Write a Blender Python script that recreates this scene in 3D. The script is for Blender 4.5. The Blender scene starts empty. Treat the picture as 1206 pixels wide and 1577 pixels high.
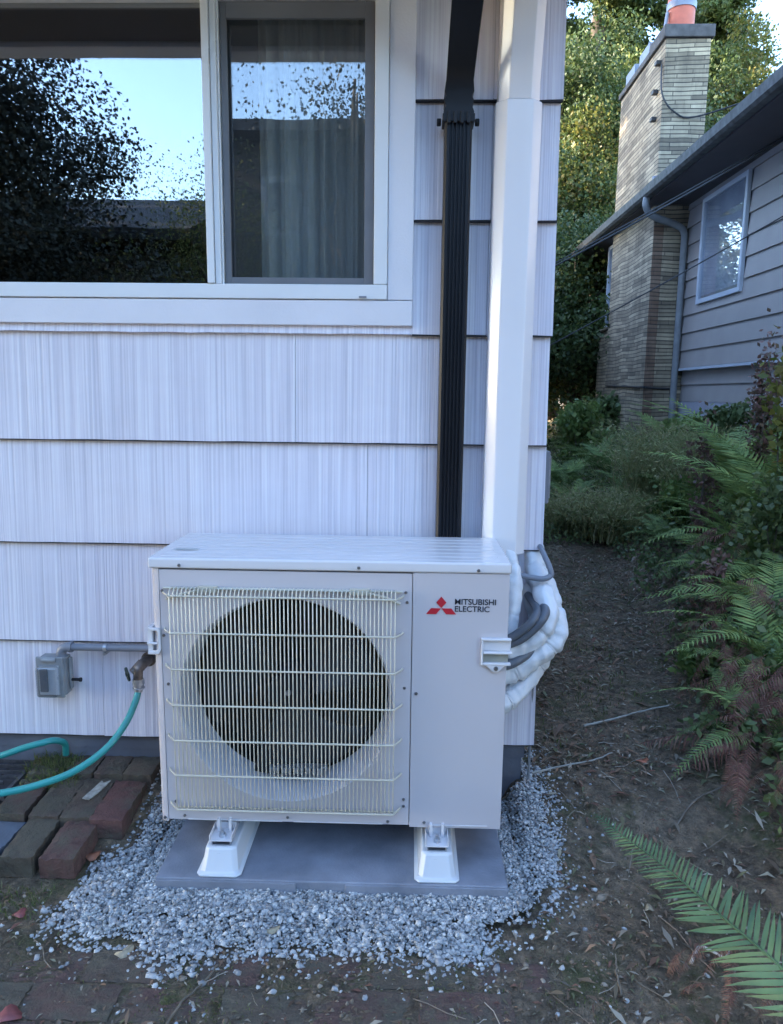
import bpy, math, random
import numpy as np
from mathutils import Vector, Matrix
random.seed(7); rng = np.random.default_rng(7)
SC = bpy.context.scene
COL = SC.collection
R = math.radians

# ---------------------------------------------------------------- camera, sky, sun, exposure
cam_d = bpy.data.cameras.new("camera"); cam = bpy.data.objects.new("camera", cam_d); COL.objects.link(cam)
def cam_axes(yaw, pitch, roll):
    f = Vector((-math.sin(yaw)*math.cos(pitch), math.cos(yaw)*math.cos(pitch), -math.sin(pitch)))
    r = Vector((math.cos(yaw), math.sin(yaw), 0)); u = r.cross(f)
    return math.cos(roll)*r+math.sin(roll)*u, -math.sin(roll)*r+math.cos(roll)*u, f
CR, CU, CF = cam_axes(.0246, .1620, .0114)
CP = Vector((.6795, -2.2394, 1.2776))
cam.matrix_world = Matrix(((CR.x, CU.x, -CF.x, CP.x), (CR.y, CU.y, -CF.y, CP.y), (CR.z, CU.z, -CF.z, CP.z), (0, 0, 0, 1)))
cam_d.sensor_fit = 'HORIZONTAL'; cam_d.sensor_width = 36; cam_d.lens = 36*1119.6/1206
cam_d.clip_start = .05; cam_d.clip_end = 500
SC.camera = cam

SUN_EL, SUN_AZ = R(22), R(-84)          # azimuth clockwise from +y; sun stands behind the house, to the left
world = bpy.data.worlds.new("World"); SC.world = world; world.use_nodes = True
wn = world.node_tree.nodes; wl = world.node_tree.links; wn.clear()
sky = wn.new('ShaderNodeTexSky'); sky.sky_type = 'NISHITA'; sky.sun_disc = False
sky.sun_elevation = SUN_EL; sky.sun_rotation = SUN_AZ; sky.air_density = 1.0; sky.dust_density = .6; sky.ozone_density = 2.6
bg = wn.new('ShaderNodeBackground'); bg.inputs[1].default_value = .15
wo = wn.new('ShaderNodeOutputWorld'); wl.new(sky.outputs[0], bg.inputs[0]); wl.new(bg.outputs[0], wo.inputs[0])
sun_d = bpy.data.lights.new("sun", 'SUN'); sun_d.energy = 3.2; sun_d.angle = R(.6); sun_d.color = (1, .86, .66)
sun = bpy.data.objects.new("sun", sun_d); COL.objects.link(sun)
sdir = Vector((math.sin(SUN_AZ)*math.cos(SUN_EL), math.cos(SUN_AZ)*math.cos(SUN_EL), math.sin(SUN_EL)))
sun.rotation_euler = (-sdir).to_track_quat('-Z', 'Y').to_euler()
SC.view_settings.view_transform = 'Standard'; SC.view_settings.look = 'None'
SC.view_settings.exposure = 3.2; SC.view_settings.gamma = 1; SC.view_settings.use_curve_mapping = False
SC.cycles.max_bounces = 8; SC.cycles.transparent_max_bounces = 12

# ---------------------------------------------------------------- materials
def new_mat(name):
    m = bpy.data.materials.new(name); m.use_nodes = True
    return m, m.node_tree.nodes, m.node_tree.links, m.node_tree.nodes['Principled BSDF']
def mapping(N, L, scale, coord='Object'):
    tc = N.new('ShaderNodeTexCoord'); mp = N.new('ShaderNodeMapping'); mp.inputs['Scale'].default_value = scale
    L.new(tc.outputs[coord], mp.inputs[0]); return mp.outputs[0]
def noise(N, L, vec, scale, detail=3, rough=.55):
    n = N.new('ShaderNodeTexNoise'); n.inputs['Scale'].default_value = scale; n.inputs['Detail'].default_value = detail
    n.inputs['Roughness'].default_value = rough; L.new(vec, n.inputs['Vector']); return n.outputs['Fac']
def ramp(N, L, fac, stops):
    r = N.new('ShaderNodeValToRGB'); e = r.color_ramp.elements
    e[0].position, e[0].color = stops[0][0], (*stops[0][1], 1); e[1].position, e[1].color = stops[-1][0], (*stops[-1][1], 1)
    for p, c in stops[1:-1]:
        k = e.new(p); k.color = (*c, 1)
    L.new(fac, r.inputs[0]); return r.outputs[0]
def mixc(N, L, fac, a, b, mode='MIX'):
    m = N.new('ShaderNodeMix'); m.data_type = 'RGBA'; m.blend_type = mode
    for s, v in ((0, fac), (6, a), (7, b)):
        if isinstance(v, (int, float)): m.inputs[s].default_value = v
        elif isinstance(v, tuple): m.inputs[s].default_value = (*v, 1)
        else: L.new(v, m.inputs[s])
    return m.outputs[2]
def bump(N, L, h, strength, dist, bsdf, prev=None):
    b = N.new('ShaderNodeBump'); b.inputs['Strength'].default_value = strength; b.inputs['Distance'].default_value = dist
    L.new(h, b.inputs['Height'])
    if prev: L.new(prev, b.inputs['Normal'])
    if bsdf: L.new(b.outputs[0], bsdf.inputs['Normal'])
    return b.outputs[0]
def mat(name, col, rough=.5, metal=0, var=.12, scale=6, bmp=0, bscale=60, spec=.5, stretch=(1, 1, 1), coat=0):
    m, N, L, B = new_mat(name)
    v = mapping(N, L, stretch)
    f = noise(N, L, v, scale, 5)
    lo = tuple(c*(1-var) for c in col); hi = tuple(min(1, c*(1+var)) for c in col)
    L.new(ramp(N, L, f, [(.3, lo), (.7, hi)]), B.inputs['Base Color'])
    rr = N.new('ShaderNodeMapRange'); rr.inputs['To Min'].default_value = max(0, rough-.08); rr.inputs['To Max'].default_value = min(1, rough+.1)
    L.new(f, rr.inputs[0]); L.new(rr.outputs[0], B.inputs['Roughness'])
    B.inputs['Metallic'].default_value = metal; B.inputs['Specular IOR Level'].default_value = spec
    B.inputs['Coat Weight'].default_value = coat
    if bmp: bump(N, L, noise(N, L, v, bscale, 4), bmp, .004, B)
    return m
M = {}
# striated shingle siding
def siding_mat(name, a, b, c, sx=1.0, bs=.5):
    m, N, L, B = new_mat(name)
    tc = N.new('ShaderNodeTexCoord'); sp_ = N.new('ShaderNodeSeparateXYZ'); L.new(tc.outputs['Object'], sp_.inputs[0])
    def mth(op, a, b):
        q = N.new('ShaderNodeMath'); q.operation = op
        for k_, v_ in ((0, a), (1, b)):
            if isinstance(v_, (int, float)): q.inputs[k_].default_value = v_
            elif v_ is not None: L.new(v_, q.inputs[k_])
        return q.outputs[0]
    crs = mth('FLOOR', mth('DIVIDE', mth('SUBTRACT', sp_.outputs[2], .154), .3237), None)
    cbx = N.new('ShaderNodeCombineXYZ'); L.new(mth('ADD', sp_.outputs[0], mth('MULTIPLY', crs, 7.37)), cbx.inputs[0]); L.new(sp_.outputs[1], cbx.inputs[1]); L.new(sp_.outputs[2], cbx.inputs[2])
    def mp2(sc_):
        q = N.new('ShaderNodeMapping'); q.inputs['Scale'].default_value = sc_; L.new(cbx.outputs[0], q.inputs[0]); return q.outputs[0]
    v1 = mp2((150*sx, 1, 1.2)); v2 = mp2((38*sx, 1, .7)); v3 = mp2((9, 1, 3)); v4 = mp2((330*sx, 1, 2.5))
    n1 = noise(N, L, v1, 1, 1); n2 = noise(N, L, v2, 1, 2); n3 = noise(N, L, v3, 1, 4); n4 = noise(N, L, v4, 1, 0)
    c1 = ramp(N, L, n1, [(.34, a), (.5, b), (.66, c)])
    c2 = mixc(N, L, .24, c1, ramp(N, L, n2, [(.35, a), (.62, c)]))
    dirt = ramp(N, L, noise(N, L, mapping(N, L, (1.3, 1, 2.1)), 1.7, 6, .7), [(.25, (.86, .85, .84)), (.6, (1, 1, 1))])
    L.new(mixc(N, L, .5, c2, dirt, 'MULTIPLY'), B.inputs['Base Color'])
    B.inputs['Roughness'].default_value = .55
    b1 = bump(N, L, n1, bs, .0035, None); b1 = bump(N, L, n4, bs*.5, .0015, None, b1)
    bump(N, L, n2, bs*.6, .004, B, b1)
    return m
M['siding'] = siding_mat('striated_shingle_paint', (.57, .55, .62), (.71, .68, .755), (.80, .79, .84))
M['trim'] = mat('trim_paint', (.74, .73, .77), .5, var=.05, scale=3, bmp=.25, bscale=140)
M['vinyl'] = mat('white_vinyl', (.76, .78, .80), .3, var=.02)
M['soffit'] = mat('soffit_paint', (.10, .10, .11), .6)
M['black_metal'] = mat('black_painted_metal', (.008, .009, .012), .42, var=.1, scale=2, spec=.35)
M['white_pvc'] = mat('white_plastic_cover', (.78, .77, .79), .22, var=.02, scale=2, coat=.2)
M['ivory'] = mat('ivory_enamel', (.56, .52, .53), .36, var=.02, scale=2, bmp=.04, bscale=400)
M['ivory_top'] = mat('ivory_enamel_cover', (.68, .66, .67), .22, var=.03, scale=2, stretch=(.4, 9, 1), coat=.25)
M['wire'] = mat('ivory_coated_wire', (.58, .535, .43), .35, var=.04)
M['bell'] = mat('pale_plastic_ring', (.62, .60, .64), .3, var=.03)
M['dark'] = mat('dark_interior', (.010, .010, .012), .7)
M['blade'] = mat('grey_fan_plastic', (.014, .014, .017), .5)
M['coil'] = mat('coil_fins', (.12, .10, .085), .5, metal=.5, stretch=(200, 1, 1))
M['steel'] = mat('galvanised_steel', (.48, .5, .53), .32, metal=.85, var=.2, scale=40)
M['screw'] = mat('screw_steel', (.25, .25, .26), .35, metal=.9)
M['red'] = mat('red_print', (.52, .02, .035), .4, var=.02)
M['ink'] = mat('black_print', (.02, .02, .03), .4, var=.02)
M['label'] = mat('grey_label', (.42, .45, .46), .4, var=.1)
M['pad'] = mat('grey_pad_plastic', (.22, .235, .275), .58, var=.28, scale=7, bmp=.45, bscale=160)
M['riser'] = mat('white_riser_plastic', (.66, .68, .70), .4, var=.04)
M['conduit'] = mat('grey_pvc_conduit', (.20, .215, .25), .4, var=.08)
M['box_grey'] = mat('weathered_grey_plastic', (.25, .26, .27), .42, var=.15, scale=30)
M['brass'] = mat('weathered_brass', (.16, .135, .12), .45, metal=.7, var=.4, scale=60, bmp=.3, bscale=200)
M['hose'] = mat('teal_hose_rubber', (.035, .30, .28), .32, var=.06, scale=20, coat=.15)
M['foam'] = mat('white_pipe_wrap', (.70, .73, .76), .42, var=.07, scale=14, bmp=.5, bscale=55)
M['foam_grey'] = mat('grey_flexible_tube', (.12, .135, .16), .38, var=.12, bmp=.3, bscale=90)
M['foundation'] = mat('painted_foundation', (.13, .14, .17), .8, var=.25, scale=5, bmp=.5, bscale=50)
M['grate'] = mat('rusty_grate', (.10, .095, .10), .6, metal=.4, var=.4, scale=50)
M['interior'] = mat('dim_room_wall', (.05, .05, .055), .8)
M['curtain'] = mat('sheer_curtain', (.80, .84, .84), .8, var=.12, stretch=(30, 1, .5), scale=2)
M['wood_dark'] = mat('dark_stained_boards', (.035, .033, .032), .7, var=.3, stretch=(1, 1, 8))
M['roofing'] = mat('asphalt_shingles', (.055, .055, .058), .85, var=.35, scale=25, bmp=.5, bscale=60)
M['mossy_gutter'] = mat('weathered_gutter', (.085, .085, .082), .6, var=.6, scale=14)
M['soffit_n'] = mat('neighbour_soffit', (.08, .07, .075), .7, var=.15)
M['siding_n'] = mat('grey_lap_siding', (.35, .315, .295), .55, var=.08, scale=3, bmp=.2, bscale=40)
M['window_n'] = mat('neighbour_window_frame', (.50, .54, .60), .4, var=.05)
M['pipe_n'] = mat('grey_drain_pipe', (.24, .25, .26), .45, var=.2, scale=8)
M['clay'] = mat('clay_flue', (.50, .13, .08), .6, var=.18, scale=7)
M['base_n'] = mat('pale_concrete_base', (.36, .35, .40), .75, var=.14, scale=5, bmp=.4, bscale=30)
M['flash'] = mat('grey_flashing', (.20, .21, .25), .4, metal=.4, var=.2)
M['wire_black'] = mat('black_cable', (.03, .03, .032), .5)
M['bark'] = mat('rough_bark', (.07, .055, .042), .9, var=.4, scale=8, bmp=1, bscale=30, stretch=(3, 3, .6))
M['twig'] = mat('dry_twig', (.15, .125, .095), .85, var=.35, scale=20)
M['twig_pale'] = mat('pale_dry_twig', (.34, .33, .29), .8, var=.3, scale=20)
M['stone_flag'] = mat('slate_flagstone', (.10, .12, .15), .7, var=.2, scale=12, bmp=.5, bscale=70)

def stone_mat():
    m, N, L, B = new_mat('thin_ledge_stone')
    tc = N.new('ShaderNodeTexCoord'); sx = N.new('ShaderNodeSeparateXYZ'); L.new(tc.outputs['Object'], sx.inputs[0])
    ad = N.new('ShaderNodeMath'); ad.operation = 'ADD'; L.new(sx.outputs[0], ad.inputs[0]); L.new(sx.outputs[1], ad.inputs[1])
    # course heights wander a little
    nz = N.new('ShaderNodeTexNoise'); nz.inputs['Scale'].default_value = 1.1; L.new(tc.outputs['Object'], nz.inputs[0])
    mm = N.new('ShaderNodeMath'); mm.operation = 'MULTIPLY_ADD'; mm.inputs[1].default_value = .09; L.new(nz.outputs[0], mm.inputs[0]); L.new(sx.outputs[2], mm.inputs[2])
    cb = N.new('ShaderNodeCombineXYZ'); L.new(ad.outputs[0], cb.inputs[0]); L.new(mm.outputs[0], cb.inputs[1])
    def brick(w, h, off, mo):
        br = N.new('ShaderNodeTexBrick'); br.inputs['Scale'].default_value = 1; br.inputs['Brick Width'].default_value = w; br.inputs['Row Height'].default_value = h
        br.inputs['Mortar Size'].default_value = mo; br.offset = off; br.squash = 1.7; br.squash_frequency = 3; br.inputs['Bias'].default_value = 0
        br.inputs['Color1'].default_value = (.17, .14, .105, 1); br.inputs['Color2'].default_value = (.60, .50, .36, 1); br.inputs['Mortar'].default_value = (.07, .065, .06, 1)
        br.inputs['Mortar Smooth'].default_value = .3; L.new(cb.outputs[0], br.inputs[0]); return br
    b1 = brick(.34, .047, .37, .0055); b2 = brick(.23, .094, .6, .004)
    c = mixc(N, L, .3, b1.outputs[0], b2.outputs[0])
    st = noise(N, L, mapping(N, L, (1.5, 1.5, .35)), 1.6, 5, .65)
    c = mixc(N, L, .75, c, ramp(N, L, st, [(.36, (.55, .52, .48)), (.5, (.92, .88, .80)), (.68, (1.15, 1.12, 1.05))]), 'MULTIPLY')
    big = noise(N, L, mapping(N, L, (1, 1, 1)), 9, 4, .7)
    c = mixc(N, L, .4, c, ramp(N, L, big, [(.3, (.6, .58, .56)), (.7, (1.25, 1.2, 1.15))]), 'MULTIPLY')
    L.new(c, B.inputs['Base Color']); B.inputs['Roughness'].default_value = .85
    inv = N.new('ShaderNodeMath'); inv.operation = 'SUBTRACT'; inv.inputs[0].default_value = 1; L.new(b1.outputs['Fac'], inv.inputs[1])
    x = bump(N, L, inv.outputs[0], .9, .02, None); bump(N, L, big, .5, .01, B, x)
    return m
M['stone'] = stone_mat()

def brick_mat(name, cols, moss):
    m, N, L, B = new_mat(name)
    oi = N.new('ShaderNodeObjectInfo'); tc = N.new('ShaderNodeTexCoord')
    vadd = N.new('ShaderNodeVectorMath'); vadd.operation = 'ADD'; L.new(tc.outputs['Object'], vadd.inputs[0])
    sc = N.new('ShaderNodeVectorMath'); sc.operation = 'SCALE'; sc.inputs[0].default_value = (31, 17, 9); L.new(oi.outputs['Random'], sc.inputs['Scale']); L.new(sc.outputs[0], vadd.inputs[1])
    v = vadd.outputs[0]
    base = ramp(N, L, oi.outputs['Random'], [(0, cols[0]), (1, cols[1])])
    n = noise(N, L, v, 22, 6, .65)
    c = mixc(N, L, .7, base, ramp(N, L, n, [(.3, (.5, .5, .5)), (.7, (1.4, 1.3, 1.25))]), 'MULTIPLY')
    d = noise(N, L, v, 9, 6, .7)
    c = mixc(N, L, ramp(N, L, d, [(moss-.07, (0, 0, 0)), (moss+.1, (1, 1, 1))]), c, (.10, .085, .06))
    L.new(c, B.inputs['Base Color']); B.inputs['Roughness'].default_value = .9
    x = bump(N, L, n, 1, .014, None); bump(N, L, noise(N, L, v, 120, 3), .8, .004, B, x)
    return m
M['brick'] = brick_mat('old_red_brick', ((.115, .065, .054), (.105, .066, .052)), .50)
M['brick_mossy'] = brick_mat('dirty_brown_brick', ((.105, .072, .056), (.09, .072, .052)), .48)
M['brick_red'] = brick_mat('worn_red_brick', ((.115, .055, .048), (.11, .06, .05)), .56)

def ground_mat():
    m, N, L, B = new_mat('packed_dirt')
    v = mapping(N, L, (1, 1, 1))
    a = noise(N, L, v, 2.2, 8, .65); b = noise(N, L, v, 26, 6, .7); c_ = noise(N, L, v, 120, 4, .7); g = noise(N, L, v, 5, 7, .75)
    c = ramp(N, L, a, [(.3, (.135, .104, .074)), (.5, (.21, .165, .118)), (.7, (.31, .25, .18))])
    c = mixc(N, L, .8, c, ramp(N, L, b, [(.32, (.30, .28, .27)), (.5, (.9, .9, .9)), (.68, (1.9, 1.75, 1.6))]), 'MULTIPLY')
    c = mixc(N, L, ramp(N, L, g, [(.50, (0, 0, 0)), (.66, (.75, .75, .75))]), c, (.105, .12, .05))
    c = mixc(N, L, ramp(N, L, c_, [(.64, (0, 0, 0)), (.72, (.6, .6, .6))]), c, (.30, .26, .22))
    L.new(c, B.inputs['Base Color']); B.inputs['Roughness'].default_value = .95; B.inputs['Specular IOR Level'].default_value = .2
    x = bump(N, L, b, 1, .04, None); bump(N, L, c_, 1, .01, B, x)
    return m
M['ground'] = ground_mat()

def island_mat(name, cols, rough=.6, trans=0, nscale=0, spec=.35, leaf=False):
    m, N, L, B = new_mat(name)
    ge = N.new('ShaderNodeNewGeometry')
    n = len(cols)
    c = ramp(N, L, ge.outputs['Random Per Island'], [(i/(n-1), q) for i, q in enumerate(cols)])
    if nscale:
        f = noise(N, L, mapping(N, L, (1, 1, 1)), nscale, 4, .6)
        c = mixc(N, L, .85, c, ramp(N, L, f, [(.3, (.55, .6, .6)), (.7, (1.45, 1.35, 1.2))]), 'MULTIPLY')
    L.new(c, B.inputs['Base Color']); B.inputs['Roughness'].default_value = rough; B.inputs['Specular IOR Level'].default_value = spec
    if trans:
        t = N.new('ShaderNodeBsdfTranslucent'); L.new(c, t.inputs[0]); mx = N.new('ShaderNodeMixShader'); mx.inputs[0].default_value = trans
        L.new(B.outputs[0], mx.inputs[1]); L.new(t.outputs[0], mx.inputs[2]); L.new(mx.outputs[0], N['Material Output'].inputs[0])
    return m
M['gravel'] = island_mat('crushed_gravel', [(.38, .40, .435), (.50, .52, .55), (.31, .325, .36), (.60, .61, .63), (.44, .46, .49), (.22, .23, .255), (.36, .355, .36)], .85, nscale=60)
M['litter'] = island_mat('leaf_litter_scraps', [(.19, .085, .06), (.12, .08, .05), (.26, .16, .10), (.06, .045, .03), (.40, .34, .26), (.12, .13, .06), (.16, .10, .07)], .85)
M['grassy'] = island_mat('short_moss_grass', [(.11, .15, .04), (.15, .17, .055), (.085, .11, .035), (.22, .20, .10)], .7, trans=.25)
M['fern'] = island_mat('fern_green', [(.22, .32, .11), (.26, .37, .13), (.19, .28, .10), (.29, .36, .12)], .55, trans=.25, nscale=6, spec=.2)
M['fern_hero'] = island_mat('bright_fern_green', [(.12, .215, .105), (.145, .24, .12), (.11, .20, .11), (.17, .24, .11)], .5, trans=.25, nscale=8)
M['fern_dark'] = island_mat('deep_fern_green', [(.15, .22, .08), (.19, .27, .10), (.13, .19, .075)], .55, trans=.2, nscale=6, spec=.2)
M['fern_dead'] = island_mat('dead_fern_brown', [(.20, .085, .065), (.26, .13, .09), (.14, .06, .05), (.32, .20, .14)], .8, trans=.15)
M['leaf_dark'] = island_mat('dark_shrub_leaf', [(.12, .17, .07), (.16, .22, .09), (.10, .14, .06), (.22, .26, .10)], .4, trans=.25, nscale=1.2)
M['leaf_mid'] = island_mat('mid_shrub_leaf', [(.16, .25, .07), (.21, .29, .09), (.12, .20, .06), (.27, .32, .10)], .4, trans=.3, nscale=1.5)
M['leaf_red'] = island_mat('reddish_shrub_leaf', [(.24, .12, .10), (.17, .11, .08), (.30, .17, .14), (.14, .14, .07)], .5, trans=.25)
M['leaf_yellow'] = island_mat('yellow_green_leaf', [(.20, .22, .04), (.28, .24, .05), (.12, .16, .035), (.30, .20, .07)], .5, trans=.35)
M['wispy'] = island_mat('wispy_dry_stems', [(.30, .32, .13), (.38, .36, .17), (.22, .27, .10), (.42, .36, .21)], .7, trans=.3)
M['pine'] = island_mat('conifer_needles', [(.065, .10, .028), (.095, .135, .04), (.045, .075, .022), (.14, .165, .045)], .6, trans=.25, nscale=.45)
M['maple'] = island_mat('autumn_maple_leaf', [(.085, .12, .03), (.14, .165, .04), (.06, .09, .025), (.24, .22, .055), (.12, .10, .045)], .5, trans=.4, nscale=.5)
M['leaf_shadow'] = island_mat('silhouette_dark_leaf', [(.012, .016, .010), (.02, .024, .014), (.010, .013, .010)], .6)  # backlit silhouette darkness put into the leaf colour of mirrored trees
M['evergreen'] = island_mat('evergreen_leaf', [(.05, .085, .028), (.075, .115, .037), (.035, .058, .02), (.12, .15, .045)], .5, trans=.3, nscale=.6)

def glass_mat(name, refl, tint):
    m, N, L, B = new_mat(name); N.remove(B)
    t = N.new('ShaderNodeBsdfTransparent'); t.inputs[0].default_value = (*tint, 1)
    g = N.new('ShaderNodeBsdfGlossy'); g.inputs['Roughness'].default_value = 0.0; g.inputs[0].default_value = (1, 1, 1, 1)
    lw = N.new('ShaderNodeFresnel'); ge = N.new('ShaderNodeNewGeometry'); io = N.new('ShaderNodeMapRange'); io.inputs['To Min'].default_value = 1.5; io.inputs['To Max'].default_value = 1/1.5
    L.new(ge.outputs['Backfacing'], io.inputs[0]); L.new(io.outputs[0], lw.inputs[0])
    ma = N.new('ShaderNodeMath'); ma.operation = 'MULTIPLY_ADD'; ma.inputs[1].default_value = 1.0; ma.inputs[2].default_value = refl-.04; ma.use_clamp = True
    L.new(lw.outputs[0], ma.inputs[0])
    x = N.new('ShaderNodeMixShader'); L.new(ma.outputs[0], x.inputs[0]); L.new(t.outputs[0], x.inputs[1]); L.new(g.outputs[0], x.inputs[2])
    # slight waviness of an old pane
    b = N.new('ShaderNodeBump'); b.inputs['Strength'].default_value = .02; b.inputs['Distance'].default_value = .01
    L.new(noise(N, L, mapping(N, L, (1, 1, 1)), 5, 1), b.inputs['Height']); L.new(b.outputs[0], g.inputs['Normal'])
    L.new(x.outputs[0], N['Material Output'].inputs[0]); return m
M['glass'] = glass_mat('window_glass', .21, (.86, .88, .88))
M['glass_n'] = glass_mat('neighbour_glass', .10, (.9, .92, .95))
M['glass_clear'] = glass_mat('cloudy_cover_plastic', .12, (.8, .82, .84))
def screen_mat():
    m, N, L, B = new_mat('insect_screen_mesh'); B.inputs['Base Color'].default_value = (.10, .11, .12, 1); B.inputs['Roughness'].default_value = .6
    t = N.new('ShaderNodeBsdfTransparent'); x = N.new('ShaderNodeMixShader'); x.inputs[0].default_value = .20
    L.new(t.outputs[0], x.inputs[1]); L.new(B.outputs[0], x.inputs[2]); L.new(x.outputs[0], N['Material Output'].inputs[0]); return m
M['screen'] = screen_mat()

# ---------------------------------------------------------------- mesh helpers
ORG = {}
def link(o, parent=None):
    COL.objects.link(o)
    if parent: o.parent = parent; ORG[o.name] = ORG[parent.name]
    else: ORG[o.name] = Vector((0, 0, 0))
    return o
def props(o, label=None, cat=None, group=None, kind=None):
    for k, v in (('label', label), ('category', cat), ('group', group), ('kind', kind)):
        if v: o[k] = v
    return o
def thing(name, label, cat, loc=(0, 0, 0), group=None):
    o = bpy.data.objects.new(name, None); link(o); o.location = loc; ORG[o.name] = Vector(loc); o.empty_display_size = .1
    return props(o, label, cat, group)
def mesh_np(name, V, F, m, parent=None, smooth=False):
    """V (n,3), F (k,c) arrays of one face size"""
    V = np.asarray(V, np.float32); F = np.asarray(F, np.int32)
    if parent is not None: V = V-np.array(ORG[parent.name], np.float32)
    me = bpy.data.meshes.new(name); me.vertices.add(len(V)); me.vertices.foreach_set('co', V.ravel())
    c = F.shape[1]; me.loops.add(F.size); me.loops.foreach_set('vertex_index', F.ravel())
    me.polygons.add(len(F)); me.polygons.foreach_set('loop_start', np.arange(0, F.size, c, dtype=np.int32))
    if smooth: me.polygons.foreach_set('use_smooth', np.ones(len(F), bool))
    me.update(calc_edges=True); me.validate(); me.materials.append(m)
    return link(bpy.data.objects.new(name, me), parent)
class MB:
    def __init__(s): s.v = []; s.f = []
    def add(s, v, f):
        n = len(s.v); s.v += [tuple(p) for p in v]; s.f += [tuple(i+n for i in q) for q in f]; return s
    def box(s, x0, x1, y0, y1, z0, z1):
        v = [(x, y, z) for z in (z0, z1) for y in (y0, y1) for x in (x0, x1)]
        return s.add(v, [(0, 2, 3, 1), (4, 5, 7, 6), (0, 1, 5, 4), (2, 6, 7, 3), (0, 4, 6, 2), (1, 3, 7, 5)])
    def hexa(s, b, t):      # two quads, counter-clockwise seen from above
        return s.add(list(b)+list(t), [(3, 2, 1, 0), (4, 5, 6, 7), (0, 1, 5, 4), (1, 2, 6, 5), (2, 3, 7, 6), (3, 0, 4, 7)])
    def tube(s, pts, r, n=10, cap=True, sq=None):
        pts = [Vector(p) for p in pts]; k = len(pts); rs = r if isinstance(r, (list, tuple)) else [r]*k
        up = None; rings = []
        for i, p in enumerate(pts):
            t = (pts[min(i+1, k-1)]-pts[max(i-1, 0)]).normalized()
            if up is None:
                up = Vector((0, 0, 1)) if abs(t.z) < .9 else Vector((0, 1, 0))
            a = (up-t*up.dot(t)).normalized(); b = t.cross(a); up = a
            rings.append([p+(a*math.cos(2*math.pi*j/n)+b*math.sin(2*math.pi*j/n)*(sq or 1))*rs[i] for j in range(n)])
        v = [q for g in rings for q in g]; f = []
        for i in range(k-1):
            for j in range(n):
                f.append((i*n+j, i*n+(j+1) % n, (i+1)*n+(j+1) % n, (i+1)*n+j))
        if cap: f.append(tuple(reversed(range(n)))); f.append(tuple((k-1)*n+j for j in range(n)))
        return s.add(v, f)
    def cyl(s, a, b, r, r2=None, n=16): return s.tube([a, b], [r, r if r2 is None else r2], n)
    def lathe(s, c, axis, prof, n=48):      # prof: (radius, height along axis)
        ax = Vector(axis).normalized(); a = ax.orthogonal().normalized(); b = ax.cross(a); c = Vector(c)
        v = [c+ax*h+(a*math.cos(2*math.pi*j/n)+b*math.sin(2*math.pi*j/n))*r for r, h in prof for j in range(n)]
        f = [(i*n+j, i*n+(j+1) % n, (i+1)*n+(j+1) % n, (i+1)*n+j) for i in range(len(prof)-1) for j in range(n)]
        return s.add(v, f)
    def prism(s, poly, d0, d1, axis='y'):
        def P(a, b, d): return (a, d, b) if axis == 'y' else (a, b, d) if axis == 'z' else (d, a, b)
        n = len(poly); v = [P(a, b, d0) for a, b in poly]+[P(a, b, d1) for a, b in poly]
        return s.add(v, [tuple(range(n)), tuple(reversed(range(n, 2*n)))]+[(i, i+n, (i+1) % n+n, (i+1) % n) for i in range(n)])
    def build(s, name, m, parent=None, bevel=0, smooth=False, seg=2, fixn=True):
        me = bpy.data.meshes.new(name); off = ORG[parent.name] if parent else Vector((0, 0, 0))
        me.from_pydata([(x-off.x, y-off.y, z-off.z) for x, y, z in s.v], [], s.f)
        if fixn:
            import bmesh
            bm = bmesh.new(); bm.from_mesh(me); bmesh.ops.recalc_face_normals(bm, faces=bm.faces); bm.to_mesh(me); bm.free()
        me.materials.append(m); o = bpy.data.objects.new(name, me); link(o, parent)
        if smooth or bevel:
            for p in me.polygons: p.use_smooth = True
            if not bevel: me.set_sharp_from_angle(angle=R(40))
        if bevel:
            b = o.modifiers.new('bevel', 'BEVEL'); b.width = bevel; b.segments = seg; b.limit_method = 'ANGLE'; b.angle_limit = R(30)
            w = o.modifiers.new('wn', 'WEIGHTED_NORMAL'); w.keep_sharp = True
        return o
def smooth_path(pts, n=8):
    P = [Vector(p) for p in pts]; out = []
    for i in range(len(P)-1):
        p0 = P[max(i-1, 0)]; p1 = P[i]; p2 = P[i+1]; p3 = P[min(i+2, len(P)-1)]
        for k in range(n):
            t = k/n; out.append(.5*((2*p1)+(p2-p0)*t+(2*p0-5*p1+4*p2-p3)*t*t+(3*p1-p0-3*p2+p3)*t*t*t))
    out.append(P[-1]); return out
def copy_tree(o, parent=None):
    c = o.copy(); COL.objects.link(c); c.parent = parent
    for ch in list(o.children): copy_tree(ch, c)
    return c

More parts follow.
